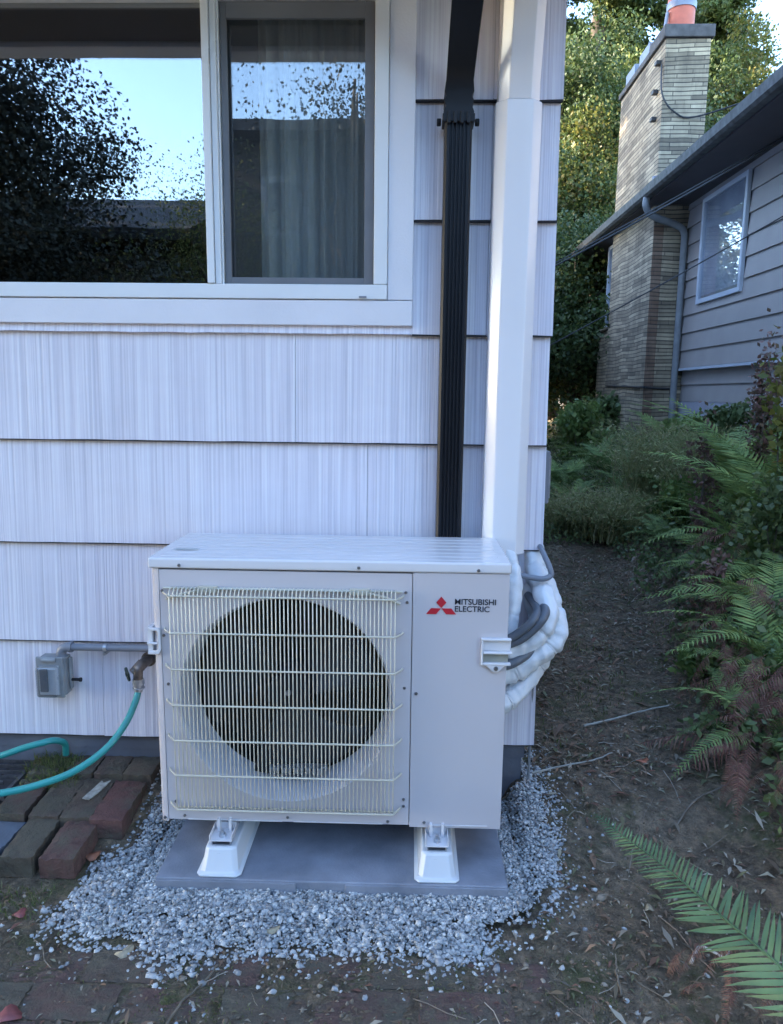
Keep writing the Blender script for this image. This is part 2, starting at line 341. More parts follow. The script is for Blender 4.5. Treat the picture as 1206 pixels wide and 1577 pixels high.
# ---------------------------------------------------------------- ground
def sstep(a, b, x): t = np.clip((x-a)/(b-a), 0, 1); return t*t*(3-2*t)
_ph = rng.uniform(0, 6.28, (40, 2)); _dr = rng.uniform(0, 6.28, 40)
def wob(x, y, f0, n, o=0):
    z = 0*x
    for i in range(n):
        k = (i+o) % 40; f = f0*(1.55**i)/1.0; z = z+np.sin((x*math.cos(_dr[k])+y*math.sin(_dr[k]))*f+_ph[k, 0])*np.sin((x*math.sin(_dr[k])-y*math.cos(_dr[k]))*f*.8+_ph[k, 1])/(1.45**i)
    return z
def gh(x, y, fine=True):
    x = np.asarray(x, float); y = np.asarray(y, float)
    xb = 1.66+.15*np.clip(y, -1, 4)
    z = -.045+.0*x
    z = z+.075*sstep(-.45, .05, y)*np.where(x > 1.0, 1, 1)
    z = z+.025*sstep(-.5, -.05, y)*sstep(.02, -.2, x)-.16*sstep(-.555, -.575, x)*sstep(-.23, -.20, y)*sstep(.17, .15, y)            # brick bank by the wall, window well
    z = z+.72*sstep(0, 1.9, x-xb)*sstep(-3, .2, y)+.05*sstep(0, .25, x-xb)
    z = z+.10*sstep(3.0, 4.5, y)*sstep(1.2, 2.0, x)
    if fine: z = z+.006*wob(x, y, 3.1, 4)+.0035*wob(x, y, 19, 5, 9)*sstep(1.35, .9, np.abs(x-.5)*0+1)
    # level bed under the pad
    inpad = (1-sstep(0, .06, np.maximum(np.abs(x-.485)-.50, np.abs(y+.25)-.28)))
    z = z*(1-inpad)+(-.065)*inpad
    return z
def axis(lo, a, b, hi, step, far):
    mid = np.arange(a, b, step); L = a-np.geomspace(step*3, a-lo, far)[::-1]; H = b+np.geomspace(step*3, hi-b, far)
    return np.concatenate([L, mid, H])
gx = axis(-90, -1.4, 3.2, 90, .016, 42); gy = axis(-90, -1.2, 4.2, 120, .016, 42)
X, Y = np.meshgrid(gx, gy); Z = gh(X, Y)
V = np.stack([X.ravel(), Y.ravel(), Z.ravel()], 1); nx = len(gx); ny = len(gy)
ii = np.arange(nx*ny).reshape(ny, nx)
F = np.stack([ii[:-1, :-1].ravel(), ii[:-1, 1:].ravel(), ii[1:, 1:].ravel(), ii[1:, :-1].ravel()], 1)
o = mesh_np('ground', V, F, M['ground'], smooth=True); props(o, kind='structure')
def G(x, y): return float(gh(x, y))

# gravel: every stone a small faceted lump, one uncountable mass
ico_v = []
ph = (1+5**.5)/2
for a, b in ((1, ph), (-1, ph), (1, -ph), (-1, -ph)): ico_v += [(0, a, b), (a, b, 0), (b, 0, a)]
ico_v = np.array(ico_v, float); ico_v /= np.linalg.norm(ico_v[0])
ico_f = []
for i in range(12):
    for j in range(i+1, 12):
        for k in range(j+1, 12):
            a, b, c = ico_v[i], ico_v[j], ico_v[k]
            if abs(np.linalg.norm(a-b)-1.0515) < .01 and abs(np.linalg.norm(b-c)-1.0515) < .01 and abs(np.linalg.norm(a-c)-1.0515) < .01:
                ico_f.append((i, j, k) if np.dot(np.cross(b-a, c-a), a) > 0 else (i, k, j))
ico_f = np.array(ico_f)
def rocks(name, C, S, m, parent=None, flat=.7):
    n = len(C); q = rng.normal(size=(n, 4)); q /= np.linalg.norm(q, axis=1)[:, None]
    w, x, y, z = q.T
    Rm = np.stack([np.stack([1-2*(y*y+z*z), 2*(x*y-z*w), 2*(x*z+y*w)], 1), np.stack([2*(x*y+z*w), 1-2*(x*x+z*z), 2*(y*z-x*w)], 1), np.stack([2*(x*z-y*w), 2*(y*z+x*w), 1-2*(x*x+y*y)], 1)], 1)
    base = ico_v[None]*rng.uniform(.5, 1.4, (n, 12, 1))*rng.uniform(.6, 1.25, (n, 1, 3))
    V = np.einsum('nij,nkj->nki', Rm, base)*S[:, None, None]; V[..., 2] *= flat; V += C[:, None, :]
    F = ico_f[None]+(np.arange(n)*12)[:, None, None]
    return mesh_np(name, V.reshape(-1, 3), F.reshape(-1, 3), m, parent)
def inpoly(x, y, P):
    ins = np.zeros(len(x), bool); j = len(P)-1
    for i in range(len(P)):
        xi, yi = P[i]; xj, yj = P[j]
        c = ((yi > y) != (yj > y)) & (x < (xj-xi)*(y-yi)/(yj-yi+1e-12)+xi); ins ^= c; j = i
    return ins
GP = [(-.12, -.02), (-.12, -.33), (-.19, -.40), (-.20, -.55), (-.20, -.62), (-.08, -.68), (.06, -.70), (.13, -.77), (.2, -.72), (.4, -.70), (.6, -.69), (.76, -.74), (.86, -.70), (.93, -.60), (1.02, -.56), (1.10, -.42), (1.14, -.22), (1.12, .0), (1.10, .16), (1.05, .2), (.9, .05), (.5, .0)]
def edge_dist(x, y, P):
    d = np.full(len(x), 9.)
    for i in range(len(P)):
        a = np.array(P[i]); b = np.array(P[(i+1) % len(P)]); ab = b-a; t = np.clip(((x-a[0])*ab[0]+(y-a[1])*ab[1])/(ab@ab), 0, 1)
        d = np.minimum(d, np.hypot(x-a[0]-t*ab[0], y-a[1]-t*ab[1]))
    return d
n = 110000; x = rng.uniform(-.45, 1.4, n); y = rng.uniform(-1.0, .35, n)
ins = inpoly(x, y, GP); ed = edge_dist(x, y, GP)
wx = .03*wob(x, y, 14, 4, 5)
keep = (ins & (ed+wx > 0) & (rng.random(n) < np.clip(.25+(ed+wx)*16, 0, 1))) | (~ins & (rng.random(n) < .55*np.exp(-ed*42))) | (~ins & (rng.random(n) < .006*np.exp(-ed*7)))
inp = (x > .03) & (x < .94) & (y > -.47)
keep &= ~inp & ~((y > -.03) & (x < 1.07)) & ~((x < -.13) & (y > -.33)) & ~((x < -.205) & (y > -.55))
x, y, ed, ins = x[keep], y[keep], ed[keep], ins[keep]
S = rng.gamma(3, .00095, len(x))+.0019; S = np.clip(S, .0025, .011)
S = np.where(y > -.35, S*.85, S)
lift = np.where(ins, np.clip(ed*.35, 0, .018), 0)*rng.uniform(.2, 1, len(x))
C = np.stack([x, y, gh(x, y)+S*.35+lift], 1)
padedge = (x > -.03) & (x < 1.0) & (y > -.60) & (y < -.02); C[padedge, 2] = np.maximum(C[padedge, 2], -.03+rng.uniform(-.006, .006, padedge.sum()))
n2 = 60000; x2 = rng.uniform(-.3, 1.25, n2); y2 = rng.uniform(-.85, .3, n2); e2 = edge_dist(x2, y2, GP)
k2 = inpoly(x2, y2, GP) & (e2 > .012+.02*rng.random(n2)) & ~((x2 > .03) & (x2 < .94) & (y2 > -.47)) & ~((y2 > -.03) & (x2 < 1.07)) & ~((x2 < -.13) & (y2 > -.33))
x2, y2 = x2[k2], y2[k2]; S2 = rng.uniform(.0022, .0045, len(x2)); pe = (x2 > -.03) & (x2 < 1.0) & (y2 > -.60)
z2 = np.where(pe, np.maximum(gh(x2, y2), -.035), gh(x2, y2))+.002+rng.uniform(0, .006, len(x2))
C = np.concatenate([C, np.stack([x2, y2, z2], 1)]); S = np.concatenate([S, S2])
g = rocks('gravel', C, S, M['gravel']); props(g, 'pale grey crushed gravel spread round the pad under the outdoor unit', 'gravel', kind='stuff')
# fine gravel bed beneath, so no dirt shows between the stones
bx, by = np.meshgrid(np.arange(-.25, 1.2, .02), np.arange(-.8, .25, .02))
# strewn pebbles
n = 70; x = rng.uniform(-.5, 1.45, n); y = rng.uniform(-1.15, -.55, n)
C = np.stack([x, y, gh(x, y)+.003], 1); o = rocks('strewn_pebbles', C, rng.uniform(.003, .009, n), M['gravel'])
props(o, 'loose grey pebbles strewn over the dirt and sunken bricks', 'pebbles', kind='stuff')

# ---------------------------------------------------------------- our house
E, Z0 = .3237, .156
house = thing('shingle_house', 'white house with wide striated shingle siding behind the outdoor unit', 'house')
def course_sheet(mb, x0, x1, z0, z1, yb=-.024, yt=-.006, th=.007, step=.06, jit=.0009, seams=()):
    n = max(2, int((x1-x0)/step)); v = []; f = []
    for i in range(n+1):
        x = x0+(x1-x0)*i/n; j = random.uniform(-jit, jit)*1.3; k = random.uniform(-.0007, .0007)
        v += [(x, yb+th+k, z0+j), (x, yb+k, z0+j), (x, yt, z1), (x, yt+th, z1)]
    for i in range(n):
        a = i*4; b = a+4
        f += [(a+1, b+1, b+2, a+2), (a, b, b+1, a+1), (a+2, b+2, b+3, a+3), (a+3, b+3, b, a)]
    f += [(0, 1, 2, 3), (n*4+3, n*4+2, n*4+1, n*4)]
    mb.add(v, f)
mb = MB()
seamx = {0: [-.31], 1: [-1.05, .38], 2: [-.62, .55], 3: [-.9, .33], 4: [.9], 5: [.9], 6: [.9], 7: [.9]}
for k in range(8):
    z = Z0+k*E; zt = z+E+.02
    spans = [(-9.0, 1.096)]
    if 3 <= k <= 7:
        if k == 3 or k == 4:      # below the window trim: cut the top
            spans = [(-9.0, 1.096)] if k == 3 else [(.679, 1.096)]
        else: spans = [(.679, 1.096)]
    for a, b in spans:
        cuts = [a]+[s+random.uniform(-.002, .002) for s in seamx.get(k, []) if a < s < b]+[b]
        for c0, c1 in zip(cuts[:-1], cuts[1:]):
            ztop = zt
            if k == 4: ztop = zt
            course_sheet(mb, c0+.0006, c1-.0006-(.0 if c1 < b else (.004 if k % 2 else .0)), z, ztop)
    if k == 4: course_sheet(mb, -9, .6785, z, 1.50, yb=-.024, yt=-.012)
    if k == 5 or k == 6 or k == 7: course_sheet(mb, -9, -1.65, z, zt)
o = mb.build('siding', M['siding'], house)
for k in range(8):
    a = -9.0 if k < 4 else .68; mb = MB(); mb.box(a, 1.094, -.0215, -.008, Z0+k*E-.0045, Z0+k*E+.004); mb.build('butt_shadow_strip', mat('painted_butt_shadow', (.03, .03, .035), .8) if k == 0 else bpy.data.materials['painted_butt_shadow'], house)  # dark strips that paint the shadow line under each shingle butt
# side walls, back wall, wall core
mb = MB()
for k in range(8):
    z = Z0+k*E; zt = z+E+.015; xb = 1.094; xt = 1.082
    mb.add([(xb, -.006, z), (xb, 11, z), (xt, 11, zt), (xt, -.006, zt), (xb-.01, -.006, z), (xb-.01, 11, z), (xt-.01, 11, zt), (xt-.01, -.006, zt)],
           [(0, 1, 2, 3), (4, 0, 3, 7), (1, 5, 6, 2), (4, 5, 1, 0), (3, 2, 6, 7), (7, 6, 5, 4)])
mb.box(-9, -8.99, .1, 11, .1, 2.8)
mb.box(-9, 1.07, 10.9, 11, .1, 2.8)
mb.build('side_wall', M['siding'], house)
mb = MB(); mb.box(-9, -1.60, .0, .1, .1, 2.8); mb.box(-1.60, .64, .0, .1, .1, 1.54); mb.box(-1.60, .64, 0, .1, 2.39, 2.8); mb.box(.64, 1.07, 0, .1, .1, 2.8); mb.box(.98, 1.07, .1, 10.9, .1, 2.8)
mb.build('wall_core', M['foundation'], house)
mb = MB(); mb.box(-9, 1.062, .004, .12, -.3, .2); mb.box(.98, 1.065, .12, 11, -.3, .2); mb.build('foundation', M['foundation'], house, bevel=.004)
# floor and ceiling of the room
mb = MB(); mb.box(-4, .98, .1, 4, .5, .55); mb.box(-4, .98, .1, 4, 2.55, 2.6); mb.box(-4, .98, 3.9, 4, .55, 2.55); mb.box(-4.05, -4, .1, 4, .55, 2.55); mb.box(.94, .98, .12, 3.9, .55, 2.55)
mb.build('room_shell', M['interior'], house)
# roof with eave: ridge parallel to the front wall
mb = MB(); rp = [(-.68, 2.62), (-.68, 2.72), (5.5, 5.5), (11.7, 2.72), (11.7, 2.62), (11, 2.62), (11, 2.8), (5.5, 5.25), (0, 2.8), (0, 2.62)]
mb = MB(); mb.add([(-9.4, y, z) for y, z in rp]+[(1.34, y, z) for y, z in rp], [(i, (i+1) % 10, (i+1) % 10+10, i+10) for i in range(10)]+[(0, 1, 8, 9), (1, 2, 7, 8), (2, 3, 6, 7), (3, 4, 5, 6), (10, 19, 18, 11), (11, 18, 17, 12), (12, 17, 16, 13), (13, 16, 15, 14)])
roof = mb.build('roof', M['roofing'], house)
mb = MB(); mb.box(-9.38, 1.33, -.70, -.683, 2.53, 2.70); mb.build('fascia', M['trim'], house)
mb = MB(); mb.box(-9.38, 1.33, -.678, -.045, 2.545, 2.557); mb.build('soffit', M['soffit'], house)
mb = MB(); mb.box(-9.38, 1.33, -.80, -.703, 2.535, 2.64); mb.build('gutter', M['vinyl'], house, bevel=.01)
mb = MB(); mb.add([(1.07, 0, 2.62), (1.07, 11, 2.62), (1.07, 5.5, 5.2), (1.0, 0, 2.62), (1.0, 11, 2.62), (1.0, 5.5, 5.2)], [(0, 1, 2), (5, 4, 3), (0, 3, 4, 1), (1, 4, 5, 2), (2, 5, 3, 0)]); mb.build('gable', M['siding'], house)
# window
win = MB(); yo = -.034
win.box(-1.70, .680, yo, -.002, 1.474, 1.546)
win.box(.606, .680, yo, -.002, 1.5475, 2.45)
win.box(-1.70, -1.62, yo, -.002, 1.5475, 2.45); win.box(-1.62, .605, yo, -.002, 2.385, 2.45)
wtrim = win.build('window', M['trim'], house, bevel=.0025)
# mitre joint of the casing: fine dark line as a real gap strip
f = MB(); yf0, yf1 = -.040, .02
f.box(-1.62, .605, yf0, yf1, 1.548, 1.590); f.box(.565, .605, yf0, yf1, 1.5905, 2.352); f.box(-1.62, -1.58, yf0, yf1, 1.5905, 2.352); f.box(-1.62, .605, yf0, yf1, 2.353, 2.384)
f.build('window_frame', M['vinyl'], wtrim, bevel=.003)
f = MB(); f.box(.079, .100, -.046, .02, 1.5907, 2.3525); f.box(.1015, .118, -.038, .02, 1.5907, 2.3525); f.box(.1185, .124, -.028, .02, 1.5907, 2.3525)
f.build('mullion', M['vinyl'], wtrim, bevel=.002)
f = MB(); f.box(-1.58, .078, -.012, -.006, 1.5905, 2.3525); f.build('window_pane', M['glass'], wtrim)
f = MB(); f.box(.125, .5645, .006, .012, 1.5905, 2.3525); f.build('window_pane', M['glass'], wtrim)
s = MB(); sx0, sx1, sz0, sz1, w = .128, .5635, 1.592, 2.351, .021
s.box(sx0, sx0+w*.8, -.022, -.008, sz0, sz1); s.box(sx1-w*1.3, sx1, -.022, -.008, sz0, sz1); s.box(sx0+w*.8, sx1-w*1.3, -.0215, -.0085, sz0, sz0+w*.9); s.box(sx0+w*.8, sx1-w*1.3, -.0215, -.0085, sz1-w*2, sz1)
scr = s.build('insect_screen', mat('screen_frame_grey', (.16, .165, .18), .45), wtrim, bevel=.0015)
s = MB(); s.add([(sx0+.01, -.015, sz0+.01), (sx1-.01, -.015, sz0+.01), (sx1-.01, -.015, sz1-.01), (sx0+.01, -.015, sz1-.01)], [(0, 1, 2, 3)]); s.build('screen_mesh', M['screen'], wtrim)
s = MB(); s.box(.523, .545, -.046, -.0405, 1.552, 1.5565); s.build('weep_cover', M['conduit'], wtrim)
# sill block of the window hole in the wall core
# curtain hanging behind the right sash
n = 120; v = []; fc = []
for i in range(n+1):
    x = .205+.36*i/n; y = .13+.032*math.sin(i*.36+1.4*math.sin(i*.09))+.008*math.sin(i*1.1)
    v += [(x, y, 1.40), (x, y, 2.42)]
for i in range(n): fc.append((2*i, 2*i+2, 2*i+3, 2*i+1))
o = mesh_np('curtain', v, fc, M['curtain'], smooth=True)
props(o, 'sheer grey curtain hanging in folds behind the screened right sash', 'curtain')

# black downspout
ds = thing('downspout', 'black ribbed metal downspout running down the wall beside the window', 'downspout', (.80, -.06, .06))
def ribbed(z):  # outline of ribbed pipe in x,y
    pts = []; x0, x1 = .7615, .8375; nr = 5
    pts.append((x0, -.028)); pts.append((x0, -.078)); pts.append((x0+.006, -.084))
    for i in range(nr):
        a = x0+.012+i*(x1-x0-.024)/nr; w_ = (x1-x0-.024)/nr
        pts += [(a+w_*.18, -.084), (a+w_*.3, -.0785), (a+w_*.7, -.0785), (a+w_*.82, -.084)]
    pts += [(x1-.006, -.084), (x1, -.078), (x1, -.028)]
    return pts
mb = MB(); mb.prism(ribbed(0), .35, 2.05, 'z'); mb.build('pipe_section', M['black_metal'], ds)
mb = MB()
secs = []
for i, (z, yc, hw) in enumerate([(2.03, -.056, .041), (2.045, -.056, .042), (2.06, -.056, .036), (2.07, -.057, .041), (2.085, -.058, .036), (2.095, -.06, .041), (2.11, -.064, .0375), (2.14, -.085, .038), (2.20, -.15, .039), (2.30, -.29, .041), (2.42, -.46, .042), (2.55, -.66, .042), (2.62, -.755, .042)]):
    cx = .7995+.012*max(0, min(1, (z-2.1)/.25)); d = .030
    secs.append([(cx-hw, yc-d, z+ (d*.5 if z > 2.1 else 0)), (cx+hw, yc-d, z+(d*.5 if z > 2.1 else 0)), (cx+hw, yc+d, z-(d*.5 if z > 2.1 else 0)), (cx-hw, yc+d, z-(d*.5 if z > 2.1 else 0))])
v = [p for s_ in secs for p in s_]; fc = []
for i in range(len(secs)-1):
    for j in range(4): fc.append((i*4+j, i*4+(j+1) % 4, i*4+4+(j+1) % 4, i*4+4+j))
fc += [(0, 3, 2, 1), tuple(len(secs)*4-4+j for j in range(4))]
mb.add(v, fc); mb.build('elbow', M['black_metal'], ds, bevel=.006)
mb = MB(); mb.box(.755, .844, -.0885, -.022, 2.018, 2.040); mb.cyl((.752, -.05, 2.028), (.740, -.05, 2.028), .010); mb.cyl((.847, -.05, 2.028), (.859, -.05, 2.028), .010)
for xx in (.772, .79, .808, .826): mb.box(xx-.005, xx+.005, -.0945, -.0888, 2.012, 2.043)
mb.build('clamp', M['black_metal'], ds, bevel=.002)

# white line cover
lc = thing('line_cover', 'white plastic channel covering refrigerant lines down the corner of the wall', 'line cover', (.96, -.05, .8))
def chan(x0, x1, d, ch): return [(x0, -.022), (x0, -d+ch), (x0+ch*1.1, -d), (x1-ch*1.1, -d), (x1, -d+ch), (x1, -.022)]
mb = MB(); mb.prism(chan(.902, 1.030, .095, .026), .800, 2.075, 'z'); mb.build('channel', M['white_pvc'], lc, bevel=.004)
mb = MB(); A = chan(.909, 1.022, .092, .024); 
zs = [(2.0755, 0, 0), (2.13, -.004, 0), (2.30, -.05, 0), (2.60, -.16, 0)]
v = []; fc = []; na = len(A)
for z, dy, _ in zs: v += [(x, y+(dy if y < -.03 else 0), z) for x, y in A]
for i in range(len(zs)-1):
    for j in range(na): fc.append((i*na+j, i*na+(j+1) % na, (i+1)*na+(j+1) % na, (i+1)*na+j))
fc += [tuple(reversed(range(na))), tuple((len(zs)-1)*na+j for j in range(na))]
mb.add(v, fc); mb.build('upper_channel', M['white_pvc'], lc, bevel=.003)
mb = MB(); mb.prism(chan(.896, 1.034, .099, .027), 2.10, 2.145, 'z'); 
# conduit-grey utility box on the side wall
ub = thing('utility_box', 'narrow grey utility box fixed on the side wall round the corner', 'utility box', (1.12, .2, .9))
mb = MB(); mb.box(1.095, 1.13, .10, .28, .93, 1.10); mb.build('box_body', M['conduit'], ub, bevel=.004)
mb = MB(); mb.box(1.13, 1.136, .115, .265, .945, 1.085); mb.build('box_lid', M['box_grey'], ub, bevel=.002)
# thin rod down the corner
mb = MB(); mb.tube([(1.088, -.012, .47), (1.085, -.012, .3), (1.084, -.012, .02)], .0045, 8); o = mb.build('ground_wire', M['box_grey'], None, smooth=True)
props(o, 'thin grey wire running down the bottom corner of the wall', 'wire')

# ---------------------------------------------------------------- outdoor unit
YF = -.414; YB = -.084
unit = thing('outdoor_unit', 'ivory heat pump outdoor unit with a wire fan guard', 'heat pump', (.475, -.25, .0))
# cabinet shell (sides, back, bottom)
mb = MB(); mb.box(.007, .030, YF+.02, YB, .106, .822); mb.box(.920, .9405, YF+.0125, YB, .106, .822); mb.box(.030, .92, YB-.012, YB, .106, .822)
mb.build('cabinet_side', M['ivory'], unit, bevel=.004)
mb = MB(); mb.box(.012, .936, YF+.013, YB-.002, .104, .112); mb.build('base_pan', M['ivory'], unit, bevel=.002)
# corner column left
mb = MB(); mb.prism([(.0065, YF+.022), (.010, YF+.008), (.018, YF+.001), (.0295, YF-.0005), (.0295, YF+.03), (.0065, YF+.03)], .107, .8215, 'z'); mb.build('corner_post', M['ivory'], unit, smooth=True)
# front panel with round opening
FC = (.357, .461); RO = .2875
def panel_with_hole(mb, x0, x1, z0, z1, y, c, r, n=96, th=.012):
    ring = []
    for j in range(n):
        a = 2*math.pi*(j+.5)/n; dx, dz = math.cos(a), math.sin(a)
        t = min((x1-c[0])/dx if dx > 0 else (x0-c[0])/dx if dx < 0 else 9, (z1-c[1])/dz if dz > 0 else (z0-c[1])/dz if dz < 0 else 9)
        ring.append(((c[0]+dx*r, c[1]+dz*r), (c[0]+dx*t, c[1]+dz*t)))
    # add corners by snapping nearest outer points
    outer = [list(q[1]) for q in ring]
    for cx, cz in ((x0, z0), (x1, z0), (x1, z1), (x0, z1)):
        k = min(range(n), key=lambda i: (outer[i][0]-cx)**2+(outer[i][1]-cz)**2); outer[k] = [cx, cz]
    v = [(q[0][0], y, q[0][1]) for q in ring]+[(p[0], y, p[1]) for p in outer]+[(p[0], y+th, p[1]) for p in outer]
    f_ = []
    for j in range(n):
        k = (j+1) % n; f_ += [(j, k, n+k, n+j), (n+j, n+k, 2*n+k, 2*n+j)]
    mb.add(v, f_)
mb = MB(); panel_with_hole(mb, .031, .6905, .113, .8185, YF, FC, RO); fp = mb.build('front_panel', M['ivory'], unit)
# pressed ledge below the guard
for a_, b_ in ((.085, .345), (.375, .62), (.745, .905)):
    mb = MB(); mb.box(a_, b_, YF-.0032, YF-.0012, .1135, .117); mb.build('pressed_ledge', M['ivory_top'], fp, bevel=.0008)
# bellmouth ring into the cabinet
mb = MB(); mb.lathe((FC[0], YF, FC[1]), (0, 1, 0), [(RO, -.0006), (RO-.004, .004), (RO-.007, .016), (RO-.012, .035), (RO-.015, .06), (RO-.015, .13)], 96); mb.build('bellmouth', M['bell'], unit, smooth=True)
# service panel right
mb = MB(); mb.box(.6925, .941, YF-.001, YF+.012, .107, .8215); sp = mb.build('service_panel', M['ivory'], unit, bevel=.0012)
# dark inside, coil, motor and fan
mb = MB(); mb.box(.04, .68, YB-.05, YB-.04, .12, .81); mb.build('coil', M['coil'], unit)
mb = MB(); mb.lathe((FC[0], YF+.13, FC[1]), (0, 1, 0), [(RO-.015, 0), (RO+.02, .001), (RO+.02, .15)], 48); mb.box(.3, .32, -.18, -.16, .12, .8); mb.box(.41, .43, -.18, -.16, .12, .8); mb.build('inner_shroud', M['dark'], unit)
mb = MB(); mb.box(.31, .42, -.175, -.16, .36, .385); mb.cyl((FC[0], -.24, FC[1]), (FC[0], -.16, FC[1]), .06, n=24); mb.build('motor', M['dark'], unit, smooth=True)
fan = MB(); fan.cyl((FC[0], YF+.055, FC[1]), (FC[0], YF+.13, FC[1]), .055, .062, 32)
fano = fan.build('fan', M['blade'], unit, smooth=True)
mb = MB(); mb.cyl((FC[0], YF+.045, FC[1]+.004), (FC[0], YF+.056, FC[1]+.004), .007, n=10); mb.build('hub_nut', M['steel'], fano, smooth=True)
for b in range(3):
    mb = MB(); v = []; nr_, na_ = 8, 9
    for i in range(nr_+1):
        r = .055+(RO-.035-.055)*i/nr_
        for j in range(na_+1):
            a = b*2*math.pi/3+.5+(j/na_-.5)*1.35*(.75+.35*i/nr_)+.35*i/nr_
            yy = YF+.06+.06*(j/na_)+.01*math.sin(math.pi*j/na_)
            v.append((FC[0]+r*math.cos(a), yy, FC[1]+r*math.sin(a)))
    fc = [(i*(na_+1)+j, i*(na_+1)+j+1, (i+1)*(na_+1)+j+1, (i+1)*(na_+1)+j) for i in range(nr_) for j in range(na_)]
    mb.add(v, fc); q = mb.build('blade', M['blade'], fano, smooth=True)
    so = q.modifiers.new('th', 'SOLIDIFY'); so.thickness = .003
# pale inner guard tabs at the bottom of the opening
mb = MB()
for i in range(9):
    xx = .30+i*.017; mb.box(xx, xx+.011, YF+.05, YF+.075, .226, .243)
mb.box(.285, .46, YF+.07, YF+.09, .232, .238); mb.build('drain_rail', M['steel'], unit, bevel=.001)
# top cover
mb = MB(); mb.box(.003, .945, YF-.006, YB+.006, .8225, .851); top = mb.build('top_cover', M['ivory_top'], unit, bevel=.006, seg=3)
mb = MB()
for i, yy in enumerate((-.385, -.345, -.30, -.255, -.21, -.165, -.125)):
    mb.box(.03, .918, yy-.011, yy+.011, .8508, .8524)
mb.build('pressed_rib', M['ivory_top'], top, bevel=.0012)
mb = MB(); mb.box(.045, .105, -.33, -.305, .8527, .8532); mb.build('rating_label', M['label'], top)
# guard of wires
yg = YF-.034; gx0, gx1, gz0, gz1 = .062, .652, .158, .768
guard = MB()
nv = 56
for i in range(nv):
    xx = gx0+.004+(gx1-gx0-.008)*i/(nv-1)
    pts = [(xx, YF-.004, gz1+.006), (xx, YF-.026, gz1+.005), (xx, yg, gz1-.004), (xx, yg, gz0+.012), (xx, YF-.024, gz0), (xx, YF-.006, gz0-.002)]
    guard.tube(pts, .00175, 6)
go = guard.build('fan_guard', M['wire'], unit, smooth=True)
for i in range(7):
    zz = gz0+.006+(gz1-gz0-.016)*i/6
    dzz = 0
    mb = MB(); mb.tube([(gx0-.022, YF-.001, zz+.0015), (gx0-.018, YF-.010, zz), (gx0+.004, yg-.003, zz), (gx1-.004, yg-.003, zz), (gx1+.012, YF-.010, zz), (gx1+.016, YF-.001, zz+.0015)], .0026, 8)
    mb.build('cross_wire', M['wire'], go, smooth=True)
mb = MB(); mb.tube([(gx0-.02, YF-.006, gz1+.003), (gx1+.014, YF-.006, gz1+.003)], .003, 8)
mb.tube([(gx0-.012, YF-.008, gz1-.026), (gx0+.03, YF-.012, gz1-.012), (gx0+.09, YF-.012, gz1+.004), (gx1-.09, YF-.012, gz1+.004), (gx1-.03, YF-.012, gz1-.012), (gx1+.008, YF-.008, gz1-.028)], .0042, 8)
mb.box(.135, .185, YF-.016, YF-.002, gz1-.004, gz1+.010); mb.box(.53, .58, YF-.016, YF-.002, gz1-.004, gz1+.010)
mb.build('guard_rim', M['wire'], go, smooth=True)
mb = MB(); mb.tube([(gx0-.01, YF-.010, gz0-.002), (gx1+.01, YF-.010, gz0-.002)], .002, 8); mb.build('guard_foot_wire', M['wire'], go, smooth=True)
# screws
def screw(x, z, y=YF-.0015, r=.0055):
    mb = MB(); mb.cyl((x, y+.002, z), (x, y-.003, z), r, r*.7, 12); mb.build('screw', M['screw'], unit, smooth=True)
for x, z, y in ((.086, .832, YF-.007), (.552, .833, YF-.007), (.860, .831, YF-.007), (.705, .493, YF-.002), (.075, .124, YF), (.359, .126, YF), (.634, .121, YF), (.733, .122, YF-.002), (.020, .117, YF), (.037, .762, YF), (.674, .768, YF), (.678, .742, YF), (.052, .166, YF), (.676, .168, YF), (.676, .188, YF), (.044, .505, YF), (.674, .507, YF), (.037, .64, YF)):
    screw(x, z, y, .0048 if r_ else .004) if (r_ := z > .1) else None
# handles
def handle(x0, x1, label):
    h = MB(); y1 = YF-.014; zt, zm, zb = .652, .604, .580
    h.box(x0, x1, y1, YF-.001, zt-.006, zt)                      # rim top
    h.box(x0, x0+.006, y1, YF-.001, zb, zt-.0062)
    h.box(x0+.0062, x1+.003, y1-.003, YF-.001, .611, .617)      # grip lip
    h.box(x0+.0062, x1, y1, YF-.001, zb-.001, zb+.006)
    h.box(x0+.0062, x1, YF-.006, YF-.001, .6172, zt-.0062)
    return h
h = handle(.872, .950, ''); h.prism([(.886, .5788), (.936, .5788), (.918, .560), (.906, .560)], YF-.012, YF-.001)
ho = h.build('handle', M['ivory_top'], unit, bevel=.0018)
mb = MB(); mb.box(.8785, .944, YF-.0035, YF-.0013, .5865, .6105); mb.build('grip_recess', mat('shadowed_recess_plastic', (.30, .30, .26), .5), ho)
mb = MB(); mb.cyl((.912, YF-.012, .571), (.912, YF-.016, .571), .006, .005, 12); mb.build('screw', M['screw'], ho, smooth=True)
h = MB(); y1 = YF-.010
h.prism([(.0, .662), (.026, .662), (.031, .655), (.031, .602), (.024, .590), (-.004, .590), (-.004, .597), (.018, .600), (.024, .607), (.024, .650), (.020, .655), (.0, .655)], y1, YF-.001)
h.box(-.006, .022, y1, YF-.002, .617, .622)
h.box(-.006, .0065, YF-.001, YF+.10, .590, .662)
h.build('handle', M['ivory_top'], unit, bevel=.0012)
